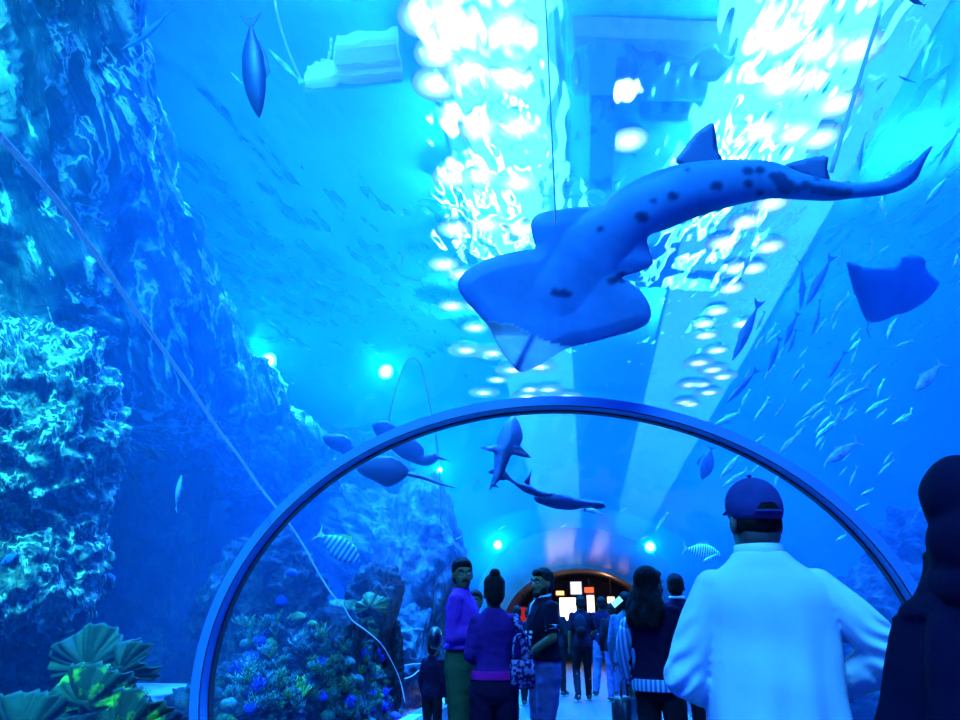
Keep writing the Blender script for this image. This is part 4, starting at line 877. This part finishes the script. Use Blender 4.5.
    # --- hair
    def cap(bm):
        ball(bm, (0, -0.024, 1.688), (0.086, 0.097, 0.092), None, 24, 18); ball(bm, (0, -0.055, 1.635), (0.076, 0.062, 0.085), None, 18, 14)
        ball(bm, (0, 0.045, 1.725), (0.062, 0.045, 0.036), None, 14, 10)
        for s in (-1, 1): ball(bm, (s * 0.073, -0.018, 1.66), (0.014, 0.030, 0.045), None, 10, 8)
    if hair in ('short', 'bun', 'long', 'pony'):
        def hs(bm):
            cap(bm)
            if hair == 'bun': ball(bm, (0, -0.05, 1.795), (0.045, 0.045, 0.04)); ball(bm, (0, -0.02, 1.72), (0.088, 0.095, 0.075))
            if hair == 'long':
                ball(bm, (0, -0.045, 1.69), (0.105, 0.105, 0.10)); rr = random.Random(5)
                for k in range(11):
                    a = -1.1 + 2.2 * k / 10; x = 0.08 * math.sin(a * 1.2); y = -0.085 * math.cos(a)
                    pts = [Vector((x, y, 1.70))]
                    for j in range(6): pts.append(Vector((x * (1.0 + 0.15 * j) + rr.uniform(-.028, .028), y - 0.02 - 0.014 * j + rr.uniform(-.015, .015), 1.62 - 0.056 * j)))
                    tube(bm, cat(pts, 4), catf([0.03, 0.04, 0.042, 0.042, 0.04, 0.034, 0.015], 4), 8)
            if hair == 'pony': tube(bm, cat([(0, -0.09, 1.72), (0, -0.14, 1.69), (0, -0.15, 1.60), (0, -0.13, 1.50)], 4), catf([0.03, 0.035, 0.032, 0.012], 4), 10)
        hp('hair', hs, M_hair, 0.008, 1)
    # --- clothes
    if top:
        m_ = top['mat']; ex = top.get('ex', 0.014); hem = top.get('hem', 0.86); sl = top.get('sleeve', 1.0); fat = top.get('fat', 1.0)
        bm = bmesh.new(); f = fat
        sections(bm, [(hem, 0.185 * f, 0.13 * f, 0, 0), (hem + 0.015, 0.187 * f, 0.132 * f, 0, 0), (0.97 if hem < 0.94 else hem + 0.03, 0.182 * f, 0.128 * f, 0, 0), (1.09, 0.158 * f * (0.95 if woman else 1), 0.118 * f, 0, 0.01), (1.22, 0.168 * f, 0.128 * f, 0, 0.01), (1.34, 0.172, 0.12, 0, 0), (1.41, 0.150 * sh, 0.094, 0, -0.01), (1.445, 0.115, 0.08, 0, -0.01), (1.475, 0.080, 0.068, 0, -0.008), (1.492, 0.068, 0.062, 0, -0.004)])
        for a, b, c in ((p['sl'], p['el'], p['wl']), (p['sr'], p['er'], p['wr'])):
            a, b, c = Vector(a), Vector(b), Vector(c); a.x *= sh
            if sl > 0:
                if sl < 0.5: limb(bm, [a, a.lerp(b, sl), a.lerp(b, sl * 2)], [0.060, 0.062, 0.058])
                else:
                    limb(bm, [a, a.lerp(b, 0.5), b], [0.060, 0.058, 0.051]); e_ = b.lerp(c, 0.93 if sl >= 1 else sl); limb(bm, [b, b.lerp(e_, 0.4), e_], [0.054, 0.052, 0.037])
        if top.get('collar'): pass
        xx = merged(bm, vx * 1.1, 3, lambda v: v + Vector((0.004 * mnoise.noise(v * 22), 0.006 * mnoise.noise(v * 17 + Vector((5, 0, 0))), 0)) + v.cross(Vector((0, 0, 1))).normalized() * 0.006 * mnoise.noise(Vector((v.x * 9, v.y * 9, v.z * 26))))
        t_ = new_obj(top.get('name', 'shirt'), xx, m_, root)
        if top.get('trim'):
            for a, b in ((p['sl'], p['el']), (p['sr'], p['er'])):
                a, b = Vector(a), Vector(b); e0 = a.lerp(b, sl * 2 - 0.08); e1 = a.lerp(b, sl * 2 + 0.05); bm = bmesh.new(); tube(bm, [e0, e1], [0.0605, 0.0605], 16); bm_obj('cuff', bm, top['trim'], root)
            bm = bmesh.new(); tube(bm, [(0.07 * math.cos(a), -0.004 + 0.066 * math.sin(a), 1.488 + 0.012 * -math.sin(a)) for a in [2 * PI * k / 16 for k in range(17)]], 0.010, 6); bm_obj('collar', bm, top['trim'], root)
            bm = bmesh.new(); tube(bm, [(0, 0.060, 1.475), (0, 0.107, 1.42), (0, 0.128, 1.34)], 0.007, 6); bm_obj('placket', bm, top['trim'], root)
    if bottom:
        bm = bmesh.new(); q = bottom.get('fat', 1.0)
        sections(bm, [(0.80, 0.12, 0.09, 0, 0), (0.87, 0.172, 0.117, 0, -0.008), (0.95, 0.175, 0.12, 0, -0.005), (1.04, 0.158 * bottom.get('waist', 1), 0.112 * bottom.get('waist', 1), 0, 0), (1.10 if bottom.get('waist', 1) == 1 else 1.05, 0.148 * bottom.get('waist', 1), 0.108 * bottom.get('waist', 1), 0, 0.005)])
        for a, b, c in ((p['hl'], p['kl'], p['al']), (p['hr'], p['kr'], p['ar'])):
            a, b, c = Vector(a), Vector(b), Vector(c); limb(bm, [a, a.lerp(b, 0.5), b], [0.098 * q, 0.086 * q, 0.068 * q]); limb(bm, [b, b.lerp(c, 0.5), c + Vector((0, 0, 0.0))], [0.068 * q, 0.064 * q, 0.052 * q])
        new_obj(bottom.get('name', 'trousers'), merged(bm, vx * 1.1, 3, lambda v: v + Vector((0.007 * mnoise.noise(Vector((v.x * 7, v.y * 7, v.z * 16))), 0.007 * mnoise.noise(Vector((v.x * 7, v.y * 7, v.z * 19 + 4))), 0))), bottom['mat'], root)
        for s, c, ff in ((-1, Vector(p['al']), p['fl']), (1, Vector(p['ar']), p['fr'])):
            toe = Vector((-math.sin(ff) * 0.15, 0.17, -0.05)); bm = bmesh.new()
            tube(bm, cat([c + Vector((0, -0.06, -0.03)), c + Vector((0, -0.02, -0.025)), c + toe * 0.5 + Vector((0, 0, 0.0)), c + toe], 4), catf([0.03, 0.046, 0.045, 0.026], 4), 12)
            me = merged(bm, 0.008, 2, lambda v: Vector((v.x, v.y, max(v.z, 0.012))))
            so = new_obj('shoe', me, M_shoe, root)
            bm = bmesh.new(); mid = c + toe * 0.42; ang = math.atan2(-toe.x, toe.y)
            ball(bm, (mid.x, mid.y, 0.012), (0.048, 0.135, 0.012), Matrix.Rotation(ang, 3, 'Z'), 16, 6); bm_obj('sole', bm, M_sole, so)
    if extra: extra(root, p)
    return root

C_purple = cloth('sweater_violet', (0.42, 0.04, 0.42)); C_olive = cloth('trousers_olive', (0.05, 0.08, 0.035)); C_black = cloth('cloth_black', (0.012, 0.01, 0.015)); C_navy = cloth('cloth_navy', (0.02, 0.006, 0.025))
C_violet = cloth('top_violet', (0.10, 0.012, 0.13)); C_magenta = cloth('band_magenta', (0.9, 0.01, 0.2)); C_jeans = cloth('jeans_blue', (0.16, 0.11, 0.26), scale=14); C_jeans2 = cloth('jeans_pale', (0.14, 0.15, 0.26), scale=14)
C_polo = cloth('polo_dark', (0.02, 0.006, 0.015)); C_pale = cloth('trim_pale', (0.7, 0.8, 0.85)); C_white = cloth('cloth_white', (0.75, 0.8, 0.82)); C_robe = cloth('robe_white', (0.80, 0.84, 0.86), scale=2, bump=0.05)
C_cloak = cloth('cloak_dark', (0.008, 0.004, 0.022), scale=3); C_blue = cloth('shirt_blue', (0.05, 0.10, 0.2)); C_floral = cloth('floral_cloth', (0.3, 0.2, 0.35), (0.04, 0.005, 0.06), scale=26, lo=0.48, hi=0.54)
C_stripe = striped_mat('striped_cloth', (0.35, 0.5, 0.6), (0.08, 0.12, 0.3), 9.0, 'X'); C_leather = mat('bag_leather', (0.02, 0.015, 0.025), 0.4); C_bagp = mat('bag_maroon', (0.08, 0.02, 0.04), 0.4)

# man in the purple sweater
def ex1(root, p):
    bm = bmesh.new(); ball(bm, (0, 0, 0), (0.13, 0.06, 0.085), None, 18, 12); me = merged(bm, 0.012, 2)
    b = new_obj('shoulder_bag', me, C_leather); b.matrix_world = root_mat(root) @ Matrix.Translation((0.06, -0.20, 1.12)) @ Matrix.Rotation(0.25, 4, 'Z')
    tag(b, 'black pouch bag slung at the hip of the man in the purple sweater', 'bag')
    bm = bmesh.new(); tube(bm, cat([(0.0, 0.0, 0.07), (-0.04, -0.02, 0.2), (-0.12, -0.03, 0.36), (-0.2, 0.0, 0.46)], 4), 0.006, 6); bm_obj('strap', bm, C_leather, b)
def root_mat(r): return Matrix.Translation(r.location) @ Matrix.Rotation(r.rotation_euler.z, 4, 'Z') @ Matrix.Scale(r.scale.x, 4)
# turned three quarters towards the camera's right
person('man', 'man in bright purple sweater and olive trousers turning towards the camera', 462, 558, 1.79, math.radians(-98),
       dict(el=(-0.20, 0.04, 1.14), wl=(-0.10, 0.26, 1.14), er=(0.20, -0.02, 1.13), wr=(0.12, 0.21, 1.18), head_turn=math.radians(-58), head_tilt=-0.05, hdl=((0.5, 0.8, 0.05), (0, 0, -1)), hdr=((-0.4, 0.9, 0.1), (0, 0, -1)), curl=0.7),
       dict(mat=C_purple, name='sweater', hem=1.04, fat=1.03), dict(mat=C_olive, fat=1.05), extra=ex1, detail=1.3, beard=1)
# woman with bun seen from behind
def ex3(root, p):
    bm = bmesh.new(); sections(bm, [(0.975, 0.178, 0.128, 0, 0), (1.0, 0.180, 0.129, 0, 0), (1.035, 0.176, 0.127, 0, 0)]); bm_obj('waistband', bm, C_magenta, root)
    bm = bmesh.new(); tube(bm, cat([(0.17, -0.075, 1.40), (0.22, -0.08, 1.25), (0.24, -0.05, 1.12)], 4), [0.032] * 9, 10); ball(bm, (0.165, 0, 1.40), (0.05, 0.07, 0.05)); new_obj('shawl', merged(bm, 0.01, 2), C_floral, root)
    bm = bmesh.new(); box(bm, (0, 0, 0), (0.17, 0.08, 0.20)); bmesh.ops.bevel(bm, geom=bm.edges[:], offset=0.03, segments=3); tube(bm, cat([(-0.08, 0, 0.11), (-0.05, 0, 0.26), (0.05, 0, 0.26), (0.08, 0, 0.11)], 4), 0.009, 6)
    b = bm_obj('shoulder_bag', bm, C_floral); b.matrix_world = root_mat(root) @ Matrix.Translation((0.21, -0.13, 1.02)) @ Matrix.Rotation(0.35, 4, 'Z'); tag(b, 'floral patterned bag on the hip of the bun-haired woman in violet', 'bag')
person('woman', 'woman with bun, violet top and black trousers seen from behind', 494, 577, 1.60, math.radians(8),
       dict(sl=(-0.145, 0, 1.39), sr=(0.145, 0, 1.39), wl=(-0.12, 0.18, 1.08), el=(-0.19, 0.0, 1.15), wr=(0.12, 0.2, 1.08), er=(0.19, 0.0, 1.15), head_turn=0.2), dict(mat=C_violet, name='tunic', hem=0.985, fat=0.93), dict(mat=C_navy, name='trousers', fat=1.05, waist=0.85), hair='bun', woman=True, extra=ex3, detail=1.1)
person('child', 'small person in white top between the purple sweater and the bun-haired woman', 475, 590, 1.60, math.radians(180), {}, dict(mat=C_white, name='shirt'), dict(mat=C_black))
# man in dark polo
def ex4(root, p):
    bm = bmesh.new(); tube(bm, cat([(-0.07, 0.0, 1.49), (-0.10, 0.10, 1.36), (-0.02, 0.135, 1.22), (0.12, 0.13, 1.08)], 4), 0.008, 6); bm_obj('sling', bm, C_black, root)
    bm = bmesh.new()
    for dx, dz, w_ in ((-0.05, 1.20, 0.05), (0.0, 1.21, 0.03), (0.045, 1.20, 0.045), (-0.03, 1.16, 0.06), (0.04, 1.155, 0.04)): box(bm, (dx, 0.139, dz), (w_, 0.008, 0.022))
    bm_obj('print', bm, C_pale, root, smooth=False)
person('man', 'bearded man in dark polo with pale collar and cuffs, hand on waist, blue jeans', 543, 568, 1.73, math.radians(118),
       dict(er=(0.27, -0.10, 1.17), wr=(0.17, 0.13, 1.00), el=(-0.23, 0.02, 1.16), wl=(-0.10, 0.20, 1.02), hdr=((-0.6, 0.7, -0.2), (-0.6, 0, -0.5)), hdl=((0.8, 0.4, 0), (0, -0.6, -0.6)), head_turn=math.radians(18), curl=0.7, kl=(-0.10, 0.05, 0.49), al=(-0.12, 0.02, 0.08)),
       dict(mat=C_polo, name='polo', sleeve=0.36, trim=C_pale, hem=0.98, fat=1.05), dict(mat=C_jeans, name='jeans', fat=1.12), extra=ex4, detail=1.3, beard=2)
# man with backpack
def ex5(root, p):
    bm = bmesh.new(); ball(bm, (0, -0.02, 1.20), (0.155, 0.11, 0.24), None, 18, 14); new_obj('x', merged(bm, 0.014, 2), C_black, root).name = 'backpack_pocket'
person('man', 'walker in black clothes with dark sneakers, mid-stride before the cream lit panel', 581, 596, 1.70, math.radians(12),
       dict(kl=(-0.11, 0.10, 0.50), al=(-0.13, -0.10, 0.10), kr=(0.10, 0.12, 0.50), ar=(0.11, 0.17, 0.08), er=(0.25, 0.02, 1.14), wr=(0.2, 0.2, 1.02)), dict(mat=C_polo, sleeve=0.40, hem=0.86, fat=1.0, name='shirt'), dict(mat=C_black, fat=1.0), extra=None)
def packb(root):
    bm = bmesh.new(); ball(bm, (0, 0, 0), (0.12, 0.08, 0.20), None, 18, 14); b = new_obj('backpack', merged(bm, 0.014, 2), C_black); b.matrix_world = root_mat(root) @ Matrix.Translation((-0.06, -0.20, 1.22))
    bm = bmesh.new(); ball(bm, (0, -0.05, -0.07), (0.085, 0.045, 0.08)); bm_obj('pocket', bm, C_black, b); tag(b, 'dark backpack on the walker in black', 'backpack')
packb(bpy.data.objects['person.004'])
person('man', 'person in navy top and pale jeans standing far down the tunnel', 602, 597, 1.71, math.radians(10),
       dict(kl=(-0.14, 0.0, 0.49), al=(-0.19, -0.02, 0.08), kr=(0.14, 0, 0.49), ar=(0.18, 0.0, 0.08), er=(0.27, 0.02, 1.12), wr=(0.16, 0.14, 1.0)), dict(mat=C_navy, hem=0.86), dict(mat=C_jeans2, name='jeans', fat=1.15))
person('man', 'person in blue shirt and blue jeans just left of the long-haired woman', 627, 592, 1.62, math.radians(-6), dict(er=(0.24, 0.02, 1.14)), dict(mat=C_blue, fat=1.1), dict(mat=C_jeans, name='jeans'))
# woman with long hair
def ex8(root, p):
    bm = bmesh.new(); sections(bm, [(0.87, 0.20, 0.152, 0, 0), (0.91, 0.202, 0.155, 0, 0), (0.95, 0.195, 0.148, 0, 0)]); bm_obj('blouse_hem', bm, C_stripe, root)
    a, b, c = [Vector(p[k]) for k in ('sl', 'el', 'wl')]; bm = bmesh.new(); limb(bm, [a.lerp(b, 0.35), b, b.lerp(c, 0.9)], [0.076, 0.06, 0.042]); bm_obj('striped_sleeve', bm, C_stripe, root)
    bm = bmesh.new(); box(bm, (0, 0, 0), (0.12, 0.26, 0.26)); bmesh.ops.bevel(bm, geom=bm.edges[:], offset=0.03, segments=3); h = bm_obj('handbag', bm, C_leather); h.matrix_world = root_mat(root) @ Matrix.Translation((-0.29, 0.05, 0.68))
    bm = bmesh.new(); tube(bm, cat([(0, -0.07, 0.12), (0, -0.05, 0.24), (0, 0.05, 0.24), (0, 0.07, 0.12)], 4), 0.009, 6); bm_obj('handle', bm, C_leather, h); tag(h, 'dark handbag held low by the woman with long wavy hair', 'handbag')
person('woman', 'woman with long wavy dark hair, navy jacket over a striped blouse, seen from behind', 654, 568, 1.66, math.radians(-22),
       dict(el=(-0.25, -0.02, 1.14), wl=(-0.25, 0.07, 0.91), er=(0.25, 0.02, 1.15), wr=(0.2, 0.2, 1.05), head_turn=math.radians(-25)), dict(mat=C_navy, name='jacket', hem=0.93, fat=1.08), dict(mat=C_black), hair='long', woman=True, extra=ex8, detail=1.2)
person('man', 'dark-haired man with white collar behind the woman with long wavy hair', 679, 574, 1.74, math.radians(-10), {}, dict(mat=C_navy, name='jacket'), dict(mat=C_black), extra=lambda r, p: bm_obj('collar', (lambda b: (tube(b, [(0.066 * math.cos(a), -0.004 + 0.064 * math.sin(a), 1.50) for a in [2 * PI * k / 16 for k in range(17)]], 0.016, 6), b)[1])(bmesh.new()), C_white, r))
# far heads near the lobby
for k, (x, yt, y, m_, m2, lb) in enumerate(((556, 602, 1.62, C_black, C_black, 'person in black behind the shoulder of the man in the dark polo'), (612, 603, 1.58, C_black, C_jeans, 'farthest person in dark clothes, just right of the navy top'), (517, 606, 1.52, C_polo, C_black, 'person in dark clothes between the bun-haired woman and the dark polo'), (529, 608, 1.5, C_black, C_black, 'distant person in black right beside the dim red banner'), (434, 640, 1.10, C_navy, C_black, 'child in dark clothes at the curb, behind the pouch bag'), (643, 604, 1.58, C_blue, C_black, 'person hidden behind the long-haired woman with a blue shirt'))):
    person('person', lb, x, yt, y, rs.uniform(-0.5, 0.5), {}, dict(mat=m_), dict(mat=m2))
def phone(px, py, y, label):
    bm = bmesh.new(); box(bm, (0, 0, 0), (0.08, 0.012, 0.15)); bmesh.ops.bevel(bm, geom=bm.edges[:], offset=0.004, segments=2); o = bm_obj('phone', bm, C_black); o.location = PY(px, py, y)
    bm = bmesh.new(); box(bm, (0, -0.008, 0), (0.07, 0.003, 0.135)); bm_obj('screen', bm, emit_mat('phone_glow', (0.2, 0.75, 0.9), 0.9), o, smooth=False); o.rotation_euler = (0, 0.9, 0); tag(o, label, 'phone'); return o
phone(617, 602, 8.9, 'glowing phone held up left of the person in the blue shirt')

# man in the white robe and cap, large, right
def robe_man():
    Y = 0.50 / (PY(768, 474, 1.0).z - CAM.z); base = PY(768, 620, Y); sc = 1.80 / 1.762
    root = empty('person', (base.x, base.y, 0), math.radians(-2), sc); tag(root, 'man in long white robe and dark blue baseball cap seen from behind', 'person')
    p = dict(POSE); p.update(sl=(-0.175, -0.02, 1.375), sr=(0.175, -0.02, 1.375), el=(-0.29, -0.03, 1.10), er=(0.34, -0.06, 1.17), wl=(-0.17, 0.16, 1.02), wr=(0.20, 0.08, 1.06), head_turn=0.25)
    bm = bmesh.new()
    sections(bm, [(0.83, 0.12, 0.10, 0, 0), (0.95, 0.18, 0.13, 0, 0), (1.09, 0.17, 0.12, 0, 0.01), (1.25, 0.17, 0.12, 0, 0.01), (1.34, 0.15, 0.10, 0, 0), (1.40, 0.11, 0.08, 0, -0.01), (1.48, 0.065, 0.062, 0, -0.01)])
    limb(bm, [(0, -0.01, 1.43), (0, 0, 1.5), (0, 0.01, 1.58)], [0.072, 0.066, 0.068])
    for s, a, b, c in ((-1, p['sl'], p['el'], p['wl']), (1, p['sr'], p['er'], p['wr'])):
        a, b, c = Vector(a), Vector(b), Vector(c); a = a + Vector((-0.02 * s, 0.01, -0.02)); limb(bm, [a, a.lerp(b, 0.45), b], [0.042, 0.046, 0.042]); limb(bm, [b, b.lerp(c, 0.35), c], [0.042, 0.042, 0.03]); hand(bm, c, (-s * 0.7, 0.3, -0.2), s, 0.6, (0, 0.3, -1))
    for a, b, c in ((p['hl'], p['kl'], p['al']), (p['hr'], p['kr'], p['ar'])):
        limb(bm, [a, Vector(a).lerp(Vector(b), 0.5), b], [0.09, 0.075, 0.055]); limb(bm, [b, Vector(b).lerp(Vector(c), 0.5), c], [0.055, 0.05, 0.038]); limb(bm, [Vector(c) + Vector((0, -0.03, -0.03)), Vector(c) + Vector((0, 0.15, -0.045))], [0.036, 0.026])
    HM = head_frame(p); before = set(bm.verts)
    ball(bm, (0, -0.012, 1.665), (0.079, 0.098, 0.100), None, 28, 20); ball(bm, (0, 0.030, 1.600), (0.064, 0.070, 0.085), None, 20, 14); ball(bm, (0, 0.058, 1.555), (0.036, 0.034, 0.026)); ball(bm, (0, -0.04, 1.60), (0.068, 0.055, 0.07))
    tube(bm, [(0, 0.082, 1.660), (0, 0.098, 1.635), (0, 0.110, 1.614), (0, 0.094, 1.603)], [0.008, 0.011, 0.015, 0.012], 8)
    for s in (-1, 1): ball(bm, (s * 0.083, -0.008, 1.625), (0.011, 0.021, 0.034), Matrix.Rotation(0.25 * s, 3, 'Z'), 12, 8)
    xf(bm, [v for v in bm.verts if v not in before], HM)
    new_obj('body', merged(bm, 0.008, 3), mat('skin_deep', (0.16, 0.09, 0.06), 0.55, scale=9), root)
    bm = bmesh.new(); ball(bm, (0, -0.03, 1.63), (0.080, 0.082, 0.062)); bmesh.ops.transform(bm, matrix=HM, verts=bm.verts[:]); new_obj('hair', merged(bm, 0.007, 1), M_hair, root)
    # robe
    bm = bmesh.new()
    sections(bm, [(0.12, 0.28, 0.24, -0.01, 0), (0.5, 0.25, 0.21, -0.01, 0), (0.9, 0.225, 0.175, -0.01, 0), (1.05, 0.216, 0.16, -0.01, 0), (1.2, 0.214, 0.15, 0, 0), (1.32, 0.215, 0.138, 0, -0.01), (1.385, 0.195, 0.118, 0, -0.015), (1.43, 0.150, 0.10, 0, -0.015), (1.46, 0.112, 0.09, 0, -0.015), (1.49, 0.088, 0.08, 0, -0.01)], 40)
    for a, b, c in ((p['sl'], p['el'], p['wl']), (p['sr'], p['er'], p['wr'])):
        a, b, c = Vector(a), Vector(b), Vector(c); limb(bm, [a + Vector((-a.x * 0.05, 0, -0.005)), a.lerp(b, 0.5), b], [0.066, 0.070, 0.066]); limb(bm, [b, b.lerp(c, 0.5), c], [0.070, 0.062, 0.048])
    def wr(v):
        th = math.atan2(v.y, v.x); f = 0
        if v.z < 1.32 and abs(v.x) < 0.27: f = 0.006 * math.sin(th * 9 + 1.5 * math.sin(v.z * 3)) * min(1, (1.32 - v.z) * 2.5) + 0.006 * mnoise.noise(Vector((v.x * 14, v.y * 10, v.z * 2.2))) * min(1, (1.32 - v.z) * 2.5)
        f *= max(0, min(1, (0.26 - abs(v.x)) / 0.06))
        n_ = Vector((v.x, v.y, 0)).normalized(); arm = max(0, abs(v.x) - 0.23) / 0.1
        u = v + n_ * f + Vector((0, -1, 0)) * min(1, arm) * 0.011 * math.sin(v.z * 95 + abs(v.x) * 70 + 3 * mnoise.noise(v * 9)) + Vector((0, 0.007, 0.0)) * mnoise.noise(Vector((v.x * 9, 1, v.z * 7)))
        return u
    rb = new_obj('robe', merged(bm, 0.0075, 4, wr), C_robe, root)
    bm = bmesh.new(); rows = []
    for k in range(25):
        a = 2 * PI * k / 24; rows.append([Vector((r_ * math.cos(a), -0.008 + r_ * 0.96 * math.sin(a), z)) for r_, z in ((0.088, 1.468), (0.084, 1.492), (0.079, 1.515), (0.074, 1.515), (0.078, 1.49))])
    grid(bm, rows); bm_obj('collar', bm, C_robe, root)
    bm = bmesh.new(); c = Vector(p['wr']); e_ = Vector(p['er']); d = (c - e_).normalized(); tube(bm, [c - d * 0.015, c + d * 0.05], [0.052, 0.050], 18); bm_obj('cuff', bm, C_robe, root)
    # seams and button loop down the back, shoulder seam
    bm = bmesh.new()
    pts = [Vector((-0.20 + 0.40 * k / 12, -0.012 - 0.118 * math.cos((k - 6) / 6 * 1.15) ** 0.7 - 0.003, 1.385 + 0.01 * math.cos((k - 6) / 3))) for k in range(13)]
    # cap
    def capd(bm):
        r = bmesh.ops.create_uvsphere(bm, u_segments=32, v_segments=20, radius=1.0)
        for v in list(r['verts']):
            v.co = Vector((v.co.x * 0.093, v.co.y * 0.112, v.co.z * 0.098))
        bmesh.ops.delete(bm, geom=[v for v in r['verts'] if v.co.z < -0.045], context='VERTS')
        for v in bm.verts: v.co += Vector((0, -0.012, 1.695)); v.co.z += -0.14 * max(0, -(v.co.y)) * (1 if v.co.z < 1.73 else 0.3)
    bm = bmesh.new(); bm2 = bmesh.new(); bm.free(); bm2.free()
    bm = bmesh.new(); capd(bm); bmesh.ops.transform(bm, matrix=HM, verts=bm.verts[:])
    C_cap = cloth('cap_cloth', (0.05, 0.05, 0.18), scale=10, bump=0.25, bscale=14)
    cp = bm_obj('baseball_cap', bm, C_cap, root); so = cp.modifiers.new('s', 'SOLIDIFY'); so.thickness = 0.004
    bm = bmesh.new(); rows = []
    for j in range(7):
        row = []
        for i in range(15):
            a = -1.15 + 2.3 * i / 14; r_ = 1 + 0.68 * j / 6 * math.cos(a) ** 0.6
            row.append(Vector((0.090 * math.sin(a) * (1 + 0.05 * j / 6), -0.012 + 0.108 * math.cos(a) * r_, 1.70 - 0.010 * j / 6 - 0.02 * math.sin(a) ** 2)))
        rows.append(row)
    grid(bm, rows); bmesh.ops.transform(bm, matrix=HM, verts=bm.verts[:]); bb = bm_obj('brim', bm, C_cap, cp); so = bb.modifiers.new('s', 'SOLIDIFY'); so.thickness = 0.005
    bm = bmesh.new(); ball(bm, (0, -0.012, 1.799), (0.009, 0.009, 0.006)); bmesh.ops.transform(bm, matrix=HM, verts=bm.verts[:]); bm_obj('button', bm, C_cap, cp)
    # strap opening at the back of the cap: a dark half-moon with the strap below
    bm = bmesh.new(); rows = []
    for j in range(5):
        row = []
        for i in range(13):
            a = -0.42 + 0.84 * i / 12; zz = (0.002 + 0.034 * math.cos(a / 0.42 * PI / 2)) * j / 4 + 0.004
            k_ = math.sqrt(max(0, 1 - (zz / 0.098) ** 2)); row.append(Vector((0.0955 * math.sin(a) * k_, -0.012 - 0.1155 * math.cos(a) * k_, 1.682 + zz - 0.020)))
        rows.append(row)
    grid(bm, rows); bmesh.ops.transform(bm, matrix=HM, verts=bm.verts[:]); bm_obj('strap_opening', bm, M_hair, cp)
    bm = bmesh.new(); tube(bm, [Vector((0.0955 * math.sin(a), -0.012 - 0.1165 * math.cos(a), 1.660)) for a in [-0.5 + i / 12 for i in range(13)]], 0.006, 6); bmesh.ops.transform(bm, matrix=HM, verts=bm.verts[:]); bm_obj('strap', bm, C_cap, cp)
    bm = bmesh.new(); tube(bm, [(0, -0.155, 0.98), (0, -0.16, 1.1), (0, -0.155, 1.2)], 0.0015, 6); bm.free()
    for s, x in ((-1, -0.11), (1, 0.11)):
        bm = bmesh.new(); ball(bm, (x, 0.07, 0.035), (0.05, 0.14, 0.035)); bm_obj('shoe', bm, M_shoe, root)
robe_man()
# figure in the dark cloak, right edge
def cloaked():
    Yc = 0.40 / (PY(992, 456, 1.0).z - CAM.z); base = PY(992, 620, Yc); root = empty('person', (base.x, base.y, 0), math.radians(-15), 1.0); tag(root, 'person in a hooded near-black cloak cut by the right edge of the photo', 'person')
    sc = 1.70 / 1.76; root.scale = (sc,) * 3
    bm = bmesh.new(); sections(bm, [(0.83, 0.12, 0.1, 0, 0), (1.0, 0.16, 0.12, 0, 0), (1.25, 0.15, 0.11, 0, 0), (1.38, 0.12, 0.08, 0, 0), (1.47, 0.06, 0.06, 0, 0)]); limb(bm, [(0, 0, 1.42), (0, 0.01, 1.56)], [0.06, 0.06])
    for s in (-1, 1): limb(bm, [(s * 0.12, 0, 1.33), (s * 0.16, 0.0, 1.12), (s * 0.10, 0.12, 1.05)], [0.04, 0.036, 0.03]); hand(bm, (s * 0.10, 0.12, 1.05), (-s * 0.6, 0.5, 0), s, 0.6, (0, 0, -1)); limb(bm, [(s * 0.09, 0, 0.9), (s * 0.1, 0.01, 0.5), (s * 0.1, 0, 0.08)], [0.09, 0.06, 0.04]); limb(bm, [(s * 0.1, -0.02, 0.04), (s * 0.1, 0.14, 0.035)], [0.035, 0.026])
    ball(bm, (0, -0.01, 1.63), (0.076, 0.094, 0.10)); ball(bm, (0, 0.03, 1.57), (0.06, 0.066, 0.08)); ball(bm, (0, 0.1, 1.585), (0.013, 0.014, 0.014)); new_obj('body', merged(bm, 0.01, 3), M_skin, root)
    bm = bmesh.new(); sections(bm, [(0.05, 0.36, 0.30, 0, 0), (0.5, 0.33, 0.26, 0, 0), (0.9, 0.29, 0.22, 0, 0), (1.1, 0.25, 0.19, 0, 0), (1.28, 0.20, 0.16, 0, 0), (1.38, 0.165, 0.13, 0, 0), (1.46, 0.125, 0.115, 0, -0.01), (1.52, 0.115, 0.12, 0, -0.015)], 32)
    for s in (-1, 1): limb(bm, [(s * 0.15, 0, 1.34), (s * 0.20, 0.0, 1.12), (s * 0.24, 0.08, 0.98)], [0.06, 0.08, 0.10])
    new_obj('cloak', merged(bm, 0.012, 4, lambda v: v + Vector((v.x, v.y, 0)).normalized() * (0.016 * math.sin(math.atan2(v.y, v.x) * 8 + v.z * 2) * (1 if v.z < 1.35 else 0.2) + 0.012 * mnoise.noise(Vector((v.x * 7, v.y * 7, v.z * 5))))), C_cloak, root)
    bm = bmesh.new(); ball(bm, (0, -0.03, 1.635), (0.105, 0.115, 0.125)); ball(bm, (0, -0.05, 1.52), (0.115, 0.12, 0.12)); ball(bm, (0, -0.03, 1.42), (0.145, 0.13, 0.09)); new_obj('hood', merged(bm, 0.012, 4, lambda v: v + Vector((1, 0.4, 0)) * 0.010 * mnoise.noise(v * 12)), C_cloak, root)
cloaked()
